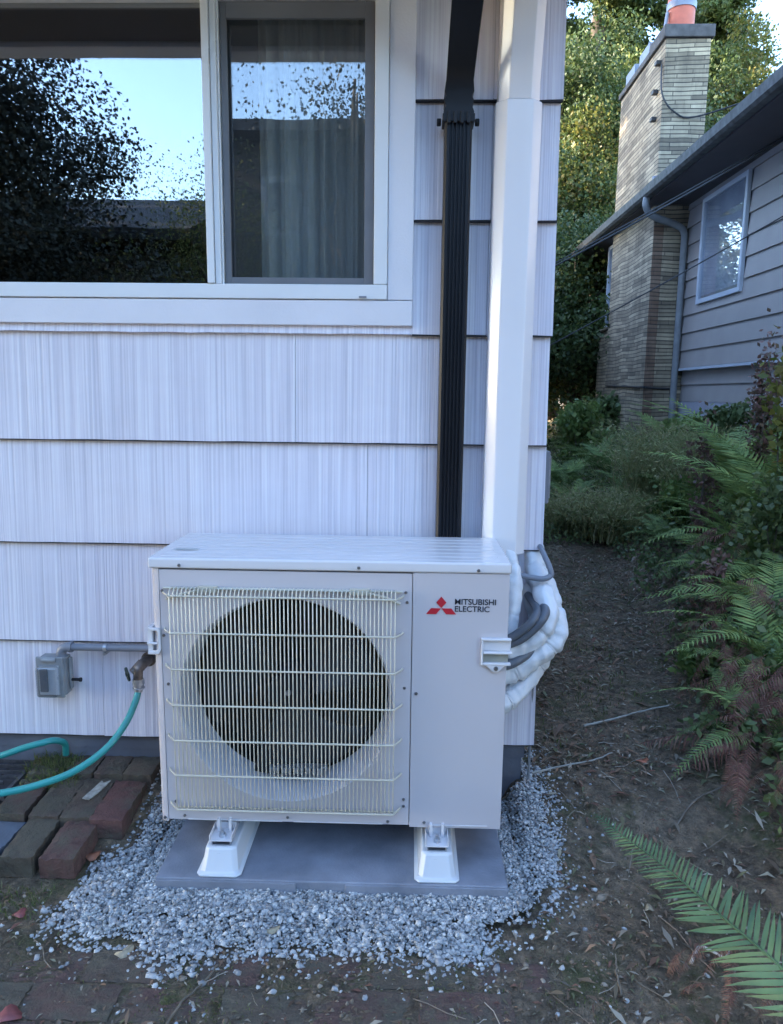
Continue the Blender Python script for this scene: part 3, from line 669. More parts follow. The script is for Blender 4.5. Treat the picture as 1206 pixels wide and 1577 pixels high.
# emblem: three rhombi
def rh(cx, cz, pts): return [(cx+a, cz+b) for a, b in pts]
cx, cz, u_ = .7665, .735, .0232
mb = MB(); ye = YF-.0032
def rot(p, a): return (p[0]*math.cos(a)-p[1]*math.sin(a), p[0]*math.sin(a)+p[1]*math.cos(a))
for k in range(3):
    a = k*2*math.pi/3; base = [(0, .0012), (.58*u_, 1.0*u_*.5+.6*u_*.0+.0012*0+.5*u_*0+.0), (0, 0), (0, 0)]
    P = [(0, .0010), (.55*u_*.93, .92*u_*.98), (0, 1.86*u_*.98), (-.55*u_*.93, .92*u_*.98)]
    P = [(0, .0010), (.5*u_, .866*u_), (0, 1.732*u_), (-.5*u_, .866*u_)]
    Q = [rot(p, a) for p in P]
    n0 = [(cx+q[0]*1.12, cz-.0065+q[1]*.78) for q in Q]
    mb.prism(n0, ye, YF-.0014)
mb.build('emblem', M['red'], sp)
def text(body, x, z, size, y, m, parent, sx=1.0, name='lettering'):
    c = bpy.data.curves.new('txt', 'FONT'); c.body = body; c.size = size; c.extrude = .0004; c.offset = size*.012; c.space_character = 1.0
    t = bpy.data.objects.new('txt', c); COL.objects.link(t)
    bpy.context.view_layer.update()
    me = bpy.data.meshes.new_from_object(t.evaluated_get(bpy.context.evaluated_depsgraph_get()))
    COL.objects.unlink(t); bpy.data.objects.remove(t)
    w_ = max(v.co.x for v in me.vertices)
    off = ORG[parent.name]
    for v in me.vertices: v.co = Vector((x+v.co.x*sx/w_-off.x, y-v.co.z-off.y, z+v.co.y-off.z))
    me.materials.clear(); me.materials.append(m); me.name = name
    return link(bpy.data.objects.new(name, me), parent)
text('MITSUBISHI', .8005, .7395, .0215, YF-.0018, M['ink'], sp, .107)
text('ELECTRIC', .8005, .7205, .0215, YF-.0018, M['ink'], sp, .091)

# pad
pad = MB(); pad.box(.018, .956, -.505, -.03, -.055, .0); 
pad = pad.build('equipment_pad', M['pad'], None, bevel=.005)
props(pad, 'flat grey plastic equipment pad under the outdoor unit', 'pad')
mb = MB(); mb.box(.020, .395, -.510, -.5055, -.06, -.004); mb.box(.525, .955, -.510, -.5055, -.06, -.004); mb.build('edge_lip', M['pad'], pad, bevel=.003)
# risers
def riser(cx, label):
    t = thing('riser_foot', label, 'mount foot', (cx, -.3, 0), 'white riser feet under the outdoor unit')
    def ring(hw, y0, y1, z, ch=.012): return [(cx-hw+ch, y0, z), (cx+hw-ch, y0, z), (cx+hw, y0+ch, z), (cx+hw, y1, z), (cx-hw, y1, z), (cx-hw, y0+ch, z)]
    L_ = [ring(.060, -.500, -.04, .001), ring(.060, -.500, -.04, .006), ring(.054, -.494, -.045, .0075), ring(.050, -.490, -.05, .010), ring(.042, -.470, -.06, .062), ring(.038, -.464, -.064, .066)]
    v = [p for q in L_ for p in q]; n = 6; fc = [(i*n+j, i*n+(j+1) % n, (i+1)*n+(j+1) % n, (i+1)*n+j) for i in range(len(L_)-1) for j in range(n)]
    fc += [tuple(reversed(range(n))), tuple((len(L_)-1)*n+j for j in range(n))]
    m_ = MB(); m_.add(v, fc); m_.build('riser_body', M['riser'], t, bevel=.002)
    m_ = MB(); m_.box(cx-.026, cx+.026, -.460, -.08, .0662, .0695); m_.box(cx-.026, cx-.023, -.460, -.08, .0697, .0820); m_.box(cx+.023, cx+.026, -.460, -.08, .0697, .0820); m_.build('strut_rail', M['steel'], t, bevel=.0006)
    m_ = MB(); m_.box(cx-.009, cx-.0, -.4735, -.4712, .046, .053); m_.build('slot', M['dark'], t)
    return t
riser(.186, 'white riser foot under the fan side of the outdoor unit, left of the pair')
riser(.768, 'white riser foot under the logo side of the outdoor unit, right of the pair')
for cx in (.186, .768):
    m_ = MB(); m_.box(cx-.031, cx+.031, -.466, -.05, .0822, .0850); m_.box(cx-.031, cx-.0285, -.466, -.40, .0852, .0995); m_.box(cx+.0285, cx+.031, -.466, -.40, .0852, .0995); m_.box(cx-.028, cx+.028, YF+.006, YF+.03, .0852, .1038)
    for q in (-.016, .016): m_.box(cx+q-.004, cx+q+.004, -.424, -.408, .0852, .122)
    br = m_.build('mount_bracket', M['ivory_top'], unit, bevel=.0008)
    m_ = MB(); m_.cyl((cx, -.444, .0852), (cx, -.444, .093), .010, n=6); m_.cyl((cx, -.444, .093), (cx, -.444, .104), .005, n=10); m_.build('bolt', M['steel'], br, smooth=True)

# ---------------------------------------------------------------- lines at the right of the unit
def lumpy(pts, r, n=14, amp=.12, taps=5):
    P = smooth_path(pts, 9); k = len(P); rs = []
    for i in range(k):
        t = i/(k-1); ph_ = t*taps % 1
        rs.append(r*(1+amp*math.sin(i*.9+r*100)*.35)*(1-.9*amp*math.exp(-((ph_-.5)/.035)**2)))
    return P, rs
def hose_obj(name, pts, r, m, label, cat, group=None, amp=.12, taps=4, n=14, bands=True, sq=None):
    if bands: n = 26
    P = smooth_path(pts, 16 if bands else 9); k = len(P); rs = []
    for i in range(k):
        t = i/(k-1); f_ = t*taps % 1; rs.append(r*(1-.16*math.exp(-((f_-.5)/.04)**2)*(amp > .05)+amp*.35*math.sin(i*.55+r*100)))
    mb = MB(); mb.tube(P, rs, n, sq=sq)
    if bands:       # wrinkles and a taped lengthwise seam
        a_ = random.uniform(0, 6)
        for i in range(k):
            for q in range(n):
                th_a = 2*math.pi*q/n; w_ = 1+.055*math.sin(2*th_a+.16*i+a_)+.045*math.sin(5*th_a-.10*i+2*a_)+.02*math.sin(.8*i+2*th_a)+.012*random.uniform(-1, 1)
                w_ += .16*math.exp(-(((th_a-a_-.02*i) % (2*math.pi)-3.1)/.16)**2)
                v = Vector(mb.v[i*n+q]); mb.v[i*n+q] = tuple(P[i]+(v-P[i])*w_)
    o = mb.build(name, m, None, smooth=True)
    props(o, label, cat, group)
    if bands:
        for b in range(taps):
            i = int((b+.5)/taps*(k-1)); i = max(1, min(k-2, i)); d_ = (P[i+1]-P[i-1]).normalized()
            mb = MB(); mb.tube([P[i]-d_*.003, P[i]+d_*.003], rs[i]*1.10, 18, sq=sq); mb.build('cable_tie', M['riser'], o, smooth=True)
    return o
hose_obj('insulated_line', [(.975, -.058, .84), (.990, -.085, .78), (.998, -.11, .72), (.996, -.13, .66), (.985, -.15, .60), (.975, -.16, .53), (.955, -.17, .47), (.92, -.18, .45)], .023, M['foam'], 'white wrapped refrigerant line dropping straight beside the upper corner of the unit', 'pipe', amp=.1, taps=3)
hose_obj('insulated_line', [(1.075, .03, .80), (1.078, -.02, .735), (1.098, -.06, .69), (1.118, -.09, .635), (1.128, -.115, .575), (1.105, -.13, .53), (1.055, -.14, .50), (1.0, -.15, .465), (.94, -.16, .45)], .036, M['foam'], 'thick white wrapped refrigerant line looping widest to the right of the unit', 'pipe', amp=.1, taps=4)
hose_obj('insulated_line', [(1.06, .02, .70), (1.078, -.03, .62), (1.096, -.06, .54), (1.095, -.08, .48), (1.06, -.11, .43), (1.01, -.14, .385), (.975, -.17, .365), (.93, -.18, .36)], .030, M['foam'], 'white wrapped refrigerant line hanging lowest in the loop beside the unit', 'pipe', amp=.1, taps=3)
hose_obj('insulated_line', [(1.07, -.0, .76), (1.085, -.08, .70), (1.098, -.14, .635), (1.075, -.155, .585), (1.02, -.16, .545), (.97, -.165, .525), (.93, -.17, .52)], .030, M['foam'], 'white wrapped refrigerant line in the upper inner part of the loop beside the unit', 'pipe', amp=.1, taps=3)
hose_obj('cable_conduit', [(1.075, -.03, .66), (1.085, -.15, .655), (1.074, -.195, .640), (1.045, -.20, .605), (1.005, -.20, .572), (.96, -.20, .555), (.92, -.20, .55)], .0135, M['foam_grey'], 'dark grey flexible cable conduit on the upper side of the wrapped lines', 'conduit', amp=.02, bands=False)
hose_obj('cable_conduit', [(1.055, -.03, .66), (1.062, -.15, .652), (1.048, -.20, .640), (1.020, -.21, .612), (.985, -.21, .585), (.95, -.21, .568), (.92, -.20, .56)], .0125, M['foam_grey'], 'inner dark grey flexible conduit tucked between the white wrapped lines', 'conduit', amp=.02, bands=False)
hose_obj('cable_conduit', [(1.07, -.08, .565), (1.05, -.15, .528), (1.01, -.18, .505), (.97, -.19, .49), (.93, -.19, .485)], .015, M['foam_grey'], 'short dark grey conduit between the two lower white wrapped lines', 'conduit', amp=.05, bands=False)
hose_obj('cable_whip', [(1.075, .03, .835), (1.088, -.03, .81), (1.094, -.085, .79), (1.104, -.105, .765), (1.106, -.11, .745), (1.085, -.115, .735), (1.05, -.11, .737), (1.01, -.10, .742), (.985, -.09, .745)], .0085, M['conduit'], 'grey cable looping round the wall corner just below the white line cover', 'cable', amp=0, bands=False)

# ---------------------------------------------------------------- outlet box, conduit, spigot, hose
ob = thing('outlet_box', 'weathered grey outdoor outlet box with clear bubble cover on the siding', 'outlet box', (-.45, -.04, .375))
mb = MB(); mb.box(-.490, -.405, -.068, -.026, .312, .438); mb.box(-.405, -.396, -.050, -.03, .325, .43); mb.build('box_body', M['box_grey'], ob, bevel=.006)
mb = MB(); mb.box(-.496, -.408, -.076, -.0685, .306, .442); cf = mb.build('cover_frame', M['box_grey'], ob, bevel=.004)
mb = MB(); mb.box(-.487, -.418, -.105, -.0762, .316, .418); mb.build('bubble_cover', M['glass_clear'], ob, bevel=.010, seg=3)
mb = MB(); mb.box(-.485, -.420, -.082, -.0765, .318, .416); mb.build('outlet_face', mat('grey_outlet_face', (.42, .44, .47), .5), ob, bevel=.003)
mb = MB(); mb.box(-.4805, -.455, -.0875, -.0822, .33, .405); mb.build('receptacle', mat('dark_receptacle', (.13, .14, .16), .4), ob, bevel=.002)
mb = MB(); mb.cyl((-.475, -.078, .433), (-.43, -.078, .433), .007, n=12); mb.build('hinge', M['box_grey'], cf, smooth=True)
mb = MB(); mb.cyl((-.397, -.045, .357), (-.372, -.045, .357), .005, n=10); mb.cyl((-.372, -.045, .357), (-.366, -.045, .357), .007, n=10); mb.build('latch_pin', M['dark'], ob, smooth=True)
cd = thing('wall_conduit', 'grey conduit running from the outlet box along the siding behind the unit', 'conduit', (-.28, -.05, .467))
mb = MB(); mb.tube([(-.39, -.047, .467), (.02, -.047, .4665)], .0112, 14); mb.build('pipe', M['conduit'], cd, smooth=True)
mb = MB(); mb.tube(smooth_path([(-.425, -.047, .436), (-.424, -.047, .452), (-.412, -.047, .465), (-.394, -.047, .4672)], 5), .0155, 14); mb.cyl((-.397, -.047, .4672), (-.388, -.047, .4672), .0175); mb.build('elbow', M['conduit'], cd, smooth=True)
mb = MB(); mb.tube([(-.286, -.047, .4668), (-.276, -.047, .4668)], .0132, 14); mb.box(-.2865, -.2755, -.056, -.03, .447, .454); mb.cyl((-.281, -.056, .4505), (-.281, -.061, .4505), .005); mb.build('pipe_clamp', M['steel'], cd, smooth=True)

sg = thing('garden_tap', 'weathered brass garden tap with a round wheel on the siding', 'tap', (-.165, -.05, .42))
mb = MB(); mb.cyl((-.150, -.026, .425), (-.150, -.033, .425), .024, n=16); mb.tube(smooth_path([(-.150, -.03, .425), (-.154, -.07, .425), (-.158, -.095, .418), (-.160, -.10, .395), (-.160, -.10, .378)], 4), [.017]*9+[.0145]*8, 12)
mb.tube([(-.154, -.075, .428), (-.180, -.098, .405)], [.017, .012], 12); mb.build('tap_body', M['brass'], sg, smooth=True)
mb = MB(); c = Vector((-.190, -.108, .404)); ax = Vector((-.75, -.5, -.15)).normalized(); a_ = ax.orthogonal().normalized(); b_ = ax.cross(a_)
mb.tube([c+(a_*math.cos(t)+b_*math.sin(t))*(.020+.0018*math.cos(6*t)) for t in [2*math.pi*i/36 for i in range(37)]], .0034, 8)
for i in range(3): mb.tube([c+(a_*math.cos(i*math.pi/3)+b_*math.sin(i*math.pi/3))*.019, c-(a_*math.cos(i*math.pi/3)+b_*math.sin(i*math.pi/3))*.019], .0025, 6)
mb.cyl(c-ax*.004, c+ax*.006, .006); mb.build('wheel_handle', mat('dark_green_metal', (.02, .035, .03), .4, metal=.3), sg, smooth=True)
gh_ = thing('garden_hose', 'teal garden hose hanging from the tap and curving left over the bricks', 'hose', (-.16, -.1, .36))
mb = MB(); mb.tube([(-.160, -.10, .386), (-.160, -.101, .366)], .0175, 14); mb.tube([(-.160, -.101, .3655), (-.1605, -.103, .345)], [.0145, .0125], 14); 
for q in (.381, .3735, .3585): mb.tube([(-.160, -.10, q), (-.160, -.10, q-.003)], .019, 14)
mb.build('hose_fitting', M['steel'], gh_, smooth=True)
hp = smooth_path([(-.1605, -.103, .348), (-.164, -.125, .318), (-.180, -.17, .268), (-.222, -.22, .212), (-.300, -.27, .164), (-.400, -.30, .134), (-.495, -.32, .119), (-.64, -.32, .095), (-.80, -.25, .085), (-.86, -.14, .085), (-.80, -.06, .09), (-.70, -.075, .10), (-.619, -.10, .117), (-.54, -.10, .146), (-.487, -.095, .160), (-.455, -.07, .158), (-.44, -.035, .13), (-.445, -.02, .085)], 8)
mb = MB(); mb.tube(hp, .0105, 14); mb.build('hose_tube', M['hose'], gh_, smooth=True)

# drain grate at the left
gr = thing('drain_grate', 'rusty metal grate over a dark window well left of the bricks', 'grate', (-.7, 0, .03))
mb = MB()
for i in range(11): yy = -.20+i*.034; mb.box(-1.1, -.565+(.0 if yy > -.1 else -.03), yy-.003, yy+.003, .036, .048)
for xx in (-1.0, -.82, -.64): mb.box(xx-.003, xx+.003, -.21, .15, .0285, .0355)
mb.box(-.562, -.550, -.21, .15, .028, .05); mb.build('grate_bar', M['grate'], gr)
mb = MB(); mb.box(-1.1, -.57, -.215, .15, -.25, -.10); mb.build('well_pit', M['dark'], gr)

# ---------------------------------------------------------------- bricks
def brick(x0, x1, y0, y1, zt, m, label, tilt=0, th=.062, rot=0, group='raised bricks stepping down from the wall', cat='brick', name='brick'):
    cx, cy = (x0+x1)/2, (y0+y1)/2; w, l = (x1-x0)/2, (y1-y0)/2
    nxs, nys = 9, 16; mb = MB(); v = []; 
    def P(i, j, z):
        ex = -w+2*w*i/nxs; ey = -l+2*l*j/nys
        return (ex+random.uniform(-.0018, .0018), ey+random.uniform(-.0018, .0018), z+random.uniform(-.0016, .0016)-.004*(random.random() < .06)-(.004*random.random() if i in (0, nxs) or j in (0, nys) else 0))
    top = [[P(i, j, 0) for j in range(nys+1)] for i in range(nxs+1)]
    v = [top[i][j] for i in range(nxs+1) for j in range(nys+1)]; idx = lambda i, j: i*(nys+1)+j
    fc = [(idx(i, j), idx(i+1, j), idx(i+1, j+1), idx(i, j+1)) for i in range(nxs) for j in range(nys)]
    per = [(i, 0) for i in range(nxs)]+[(nxs, j) for j in range(nys)]+[(i, nys) for i in range(nxs, 0, -1)]+[(0, j) for j in range(nys, 0, -1)]
    b0 = len(v); v += [(top[i][j][0], top[i][j][1], -th) for i, j in per]; k = len(per)
    for a in range(k): i, j = per[a]; i2, j2 = per[(a+1) % k]; fc.append((idx(i, j), b0+a, b0+(a+1) % k, idx(i2, j2)))
    fc.append(tuple(b0+a for a in reversed(range(k))))
    mb.add(v, fc); o = mb.build(name, m, None, smooth=True)
    o.location = (cx, cy, zt); o.rotation_euler = (tilt, random.uniform(-.015, .015), rot+random.uniform(-.02, .02))
    return props(o, label, cat, group)
BR = [
 (-.312, -.217, -.470, -.285, .026, 'brick_red', 'red brick at the front right end of the raised bricks, open gap on its left', .05),
 (-.425, -.335, -.468, -.283, .025, 'brick_mossy', 'dirt covered brick at the front left of the raised bricks with a dark red end', .05),
 (-.240, -.142, -.318, -.118, .048, 'brick_red', 'dull red brick at the gravel edge behind the frontmost red brick', .06),
 (-.336, -.243, -.305, -.105, .046, 'brick_mossy', 'brown brick with a pale worn scar in the middle of the raised bricks', .06),
 (-.430, -.339, -.300, -.105, .045, 'brick_mossy', 'mossy brick with dry grass left of the pale scarred brick', .06),
 (-.222, -.130, -.108, .0, .072, 'brick_mossy', 'brown brick against the wall nearest the outdoor unit', .07),
 (-.318, -.228, -.106, .0, .071, 'brick_mossy', 'brown brick against the wall, second from the outdoor unit', .07),
 (-.412, -.324, -.104, .0, .070, 'brick_mossy', 'brown brick against the wall, third from the outdoor unit, grassy on its left', .07),
 (-.535, -.445, -.100, .0, .062, 'brick_mossy', 'mossy brick under the hose between the grate and the wall bricks', .05),
 (-.540, -.446, -.296, -.110, .045, 'brick', 'dark brick edge beside the metal grate', .05),
]
for x0, x1, y0, y1, zt, m, lab, tl in BR: brick(x0, x1, y0, y1, zt, M[m], lab, tl*.8)
mb = MB(); mb.box(-.304, -.272, -.225, -.135, .0435, .0485)
# pale scar on the brick = mortar smear, thin real layer
v = [(-.300, -.225), (-.276, -.232), (-.262, -.180), (-.255, -.120), (-.272, -.135), (-.283, -.122), (-.290, -.17)]
m2 = MB(); m2.prism([(a, b) for a, b in v], .0505, .0535, 'z'); o = m2.build('mortar_smear', mat('dry_mortar', (.34, .33, .29), .9, var=.4, scale=60), None); props(o, 'pale dried mortar smear stuck on a brown brick', 'mortar')
fs = brick(-.66, -.435, -.50, -.302, .022, M['stone_flag'], 'blue grey flat flagstone left of the front bricks', .0, group=None, cat='flagstone', name='flagstone', th=.05)

# sunken bricks in the dirt of the foreground, mostly buried
rowname = ['in the row just below the gravel', 'in the middle row of the foreground dirt', 'in the row nearest the camera']
colname = ['leftmost', 'second from the left', 'third from the left', 'fourth from the left', 'fifth from the left', 'sixth from the left', 'seventh from the left']
for r_i, (y0, y1, xs) in enumerate([(-.805, -.712, -.26), (-.908, -.812, -.36), (-1.01, -.915, -.30)]):
    for c_i in range(6):
        x0 = xs+c_i*.215+random.uniform(-.006, .006); x1 = x0+.203
        xm = (x0+x1)/2; ym = (y0+y1)/2
        zt = G(xm, ym)+random.choice([.0015, .0005, .003, -.001])
        o = brick(x0, x1, y0, y1, zt, M['brick_mossy' if (c_i+r_i) % 3 == 1 else 'brick'], 'sunken brick %s %s' % (colname[c_i], rowname[r_i]), 0, .05, 0, 'dirt covered bricks sunk in the foreground', 'brick', 'sunken_brick')

# fallen leaves
def leaf(x, y, r, m, label, dz=.006, rot=0, el=1.0):
    n = 14; mb = MB(); v = [(0, 0, .004)]
    for i in range(n):
        a = 2*math.pi*i/n; rr = r*(.82+.14*math.sin(a*3+rot)+random.uniform(-.05, .05)); v.append((rr*math.cos(a)*el, rr*math.sin(a), .003*math.sin(a*2+1)+random.uniform(-.001, .002)))
    mb.add(v, [(0, i+1, (i+1) % n+1) for i in range(n)]); o = mb.build('fallen_leaf', m, None, smooth=True)
    so = o.modifiers.new('th', 'SOLIDIFY'); so.thickness = .0008
    o.location = (x, y, G(x, y)+dz); o.rotation_euler = (random.uniform(-.15, .15), random.uniform(-.15, .15), rot)
    return props(o, label, 'leaf', 'fallen leaves')
lo = mat('orange_leaf', (.46, .16, .09), .6, var=.15, scale=60); lr = mat('rust_leaf', (.24, .10, .06), .6, var=.2, scale=60); lp = mat('dull_red_leaf', (.22, .065, .065), .6, var=.25, scale=60); lt = mat('tan_leaf', (.34, .29, .20), .7, var=.25, scale=60)
leaf(1.499, .12, .023, lo, 'round orange fallen leaf lying on the dirt path', rot=.4, el=1.15)
leaf(-.205, -.385, .022, lr, 'rusty brown leaf at the edge of the gravel beside the front brick', .016, .5, 1.2)
leaf(-.295, -.605, .024, lp, 'dull red leaf on the dirt left of the gravel', .008, 1, .8)
leaf(-.155, -.905, .030, lp, 'large dull red leaf in the bottom left corner', .006, 2)
leaf(.36, -.655, .013, lt, 'small yellowish leaf on the gravel in front of the pad', .02, .2, 1.7)
leaf(1.32, -.52, .014, lt, 'pale crumpled leaf on the dirt right of the gravel', .01, 1.2, 1.2)
leaf(.02, -.72, .020, lt, 'curled tan leaf under the left gravel edge', .006, .7, 1.3)

n = 30000; x = rng.uniform(-.75, 2.6, n); y = rng.uniform(-1.15, 3.9, n); k = ~inpoly(x, y, GP) & ~((x > .0) & (x < 1.0) & (y > -.55) & (y < 0)) & ~((x < 1.05) & (y > -.02)) & ~((x < -.12) & (y > -.50)) & ((wob(x, y, 5, 4, 8) > -.2) | (rng.random(n) < .25))
x, y = x[k], y[k]; S = rng.gamma(2.2, .0010, len(x))+.0010
o = rocks('soil_crumbs', np.stack([x, y, gh(x, y)+S*.3], 1), S, island_mat('soil_crumb', [(.16, .12, .085), (.24, .19, .14), (.10, .075, .05), (.36, .31, .25), (.20, .15, .10)], .95)); props(o, 'small crumbs and clods of brown soil on the path and foreground', 'soil', kind='stuff')
# twigs
def twig(pts, r, m, label):
    mb = MB(); P = smooth_path([(x, y, G(x, y)+z) for x, y, z in pts], 5); P = [p+Vector((random.uniform(-.002, .002), random.uniform(-.002, .002), 0)) for p in P]
    mb.tube(P, [r*(1-.5*i/len(P)) for i in range(len(P))], 6); o = mb.build('twig', m, None, smooth=True); return props(o, label, 'twig', 'twigs on the ground')
twig([(.16, -1.0, .006), (.185, -.93, .007), (.20, -.86, .006), (.235, -.80, .006), (.25, -.755, .01)], .0035, M['twig'], 'dark thin twig running down from the left gravel edge')
twig([(1.35, .36, .012), (1.48, .42, .014), (1.60, .50, .014), (1.74, .56, .02)], .005, M['twig_pale'], 'long pale twig across the path above the orange leaf')
twig([(1.10, .02, .01), (1.20, .06, .012), (1.32, .10, .01), (1.40, .15, .012)], .004, M['twig_pale'], 'pale twig between the gravel and the orange leaf')
twig([(1.17, -.80, .008), (1.175, -.74, .01), (1.19, -.68, .008)], .003, M['twig'], 'short upright tan twig right of the gravel in the foreground')
twig([(1.36, -.70, .008), (1.40, -.66, .014), (1.44, -.69, .012), (1.47, -.66, .01)], .004, M['twig_pale'], 'crooked pale twig below the big fern frond')
twig([(.97, .06, .012), (1.02, .04, .015), (1.09, .055, .012)], .0035, M['twig'], 'dark twig on the gravel beside the bottom corner of the wall')
twig([(.98, -.03, .012), (1.03, -.055, .015), (1.08, -.05, .012)], .0035, M['twig'], 'small dark twig lying on the gravel strip right of the pad')
twig([(1.5, -.2, .01), (1.6, -.1, .012), (1.72, -.04, .012), (1.78, .05, .014)], .0035, M['twig'], 'thin dark twig on the path behind the big fern frond')

# dry straws strewn everywhere on the path
mb = MB()
for i in range(420):
    tx, ty = random.uniform(-.5, 2.1), random.uniform(-1.1, 3.2)
    if tx < 1.15 and ty > -.72: continue
    a = random.uniform(0, 3.14); l = random.gammavariate(3, .012)+.01; r_ = random.uniform(.0006, .0015)
    P = [(tx+math.cos(a)*l*q+random.uniform(-.1, .1)*l, ty+math.sin(a)*l*q+random.uniform(-.1, .1)*l) for q in (-1, -.3, .4, 1)]
    mb.tube([(p, q, G(p, q)+.004+random.uniform(0, .004)) for p, q in P], r_, 4)
o = mb.build('dry_straw', island_mat('straw_colours', [(.30, .25, .18), (.14, .10, .07), (.42, .38, .31), (.20, .13, .09)], .8), None); props(o, 'dry straws and broken twigs strewn over the dirt', 'straw', kind='stuff')
# litter scraps
def scraps(name, x, y, sz, m, zoff=.004, el=2.4, tilt=.5, label=None, cat=None):
    n = len(x); a = rng.uniform(0, 6.28, n); l = sz*el/2; w = sz/2; tl = rng.normal(0, tilt, n); bend = rng.uniform(.0, .5, n)*l
    dx, dy = np.cos(a), np.sin(a); z = gh(x, y)+zoff
    def P(s, t, h): return np.stack([x+dx*l*s-dy*w*t, y+dy*l*s+dx*w*t, z+np.abs(tl)*l*(s+1)*.5+h], 1)
    V = np.stack([P(-1, -.3, 0), P(0, -1, bend), P(1, -.1, 0), P(0, 1, bend+w*.3), ], 1).reshape(-1, 3)
    F = np.arange(n*4).reshape(n, 4); o = mesh_np(name, V, F, m); return props(o, label, cat, kind='stuff')
n = 40000; x = rng.uniform(1.0, 2.9, n); y = rng.uniform(-1.1, 4.2, n)
dens = .25+.75*np.exp(-((y-.16)/.14)**2)*(x < 1.7)+.7*(x > 1.75+.12*y)+.35*sstep(.3, 1, y)
k = (rng.random(n) < dens) & ~(inpoly(x, y, GP))
scraps('leaf_litter', x[k], y[k], rng.gamma(2.0, .0021, k.sum())+.002, M['litter'], el=3.6, label='brown leaf and twig litter scattered along the dirt path', cat='leaf litter')
n = 5000; x = rng.uniform(-.7, 1.3, n); y = rng.uniform(-1.15, -.35, n); k = ~inpoly(x, y, GP) & ~((x > -.1) & (x < 1) & (y > -.6)) & ~((x < -.2) & (y > -.48))
scraps('crumbs_of_litter', x[k], y[k], rng.gamma(2.0, .0011, k.sum())+.001, M['litter'], .002, el=3.5, label='tiny brown crumbs of bark and leaf on the foreground dirt', cat='leaf litter')
# grass / moss blades
def blades(name, x, y, h, m, w=.0016, lean=.8, label=None, cat='grass'):
    n = len(x); a = rng.uniform(0, 6.28, n); ln = rng.uniform(.1, lean, n); z = gh(x, y); q = rng.uniform(0, 6.28, n)
    wx, wy = np.cos(q)*w, np.sin(q)*w
    b = np.stack([x, y, z-.002], 1); W = np.stack([wx, wy, 0*wx], 1)
    mid = b+np.stack([np.cos(a)*h*ln*.35, np.sin(a)*h*ln*.35, h*.6], 1); tip = b+np.stack([np.cos(a)*h*ln, np.sin(a)*h*ln, h*(1-.35*ln)], 1)
    V = np.stack([b-W, b+W, mid+W*.8, mid-W*.8, tip], 1).reshape(-1, 3); i = (np.arange(n)*5)[:, None]
    F = np.concatenate([i+np.array([[0, 1, 2]]), i+np.array([[0, 2, 3]]), i+np.array([[3, 2, 4]])])
    return props(mesh_np(name, V, F, m), label, cat, kind='stuff')
n = 16000; x = rng.uniform(-.8, 1.9, n); y = rng.uniform(-1.15, -.5, n)
gm = wob(x, y, 7, 5, 3) > .55; joint = (np.abs(((y+.81)/.1) % 1) < .12)
k = (gm | (joint & (rng.random(n) < .5))) & ~inpoly(x, y, GP)
blades('moss_tufts', x[k], y[k], rng.uniform(.004, .013, k.sum()), M['grassy'], .0012, label='short moss and grass growing in the joints of the foreground bricks')
n = 1500; x = rng.uniform(-.56, -.36, n); y = rng.uniform(-.16, -.0, n); k = rng.random(n) < np.clip(1-np.abs(x+.45)/.12, 0, 1)
blades('wall_grass', x[k], y[k], rng.uniform(.015, .06, k.sum()), M['grassy'], .0014, 1.1, label='scruffy grass and weeds at the wall between the grate and the bricks')
n = 700; x = rng.uniform(-.62, -.25, n); y = rng.uniform(-.62, -.50, n)
blades('edge_grass', x, y, rng.uniform(.006, .025, n), M['grassy'], .0013, 1.3, label='dry thin grass in front of the raised bricks')
n = 5000; x = rng.uniform(1.1, 2.1, n); y = rng.uniform(.2, 4.2, n); k = (wob(x, y, 4, 5, 7) > .35) | (x > 1.8+.1*y)
blades('path_grass', x[k], y[k], rng.uniform(.01, .04, k.sum()), M['grassy'], .0018, 1.2, label='low green weeds along the shaded dirt path')

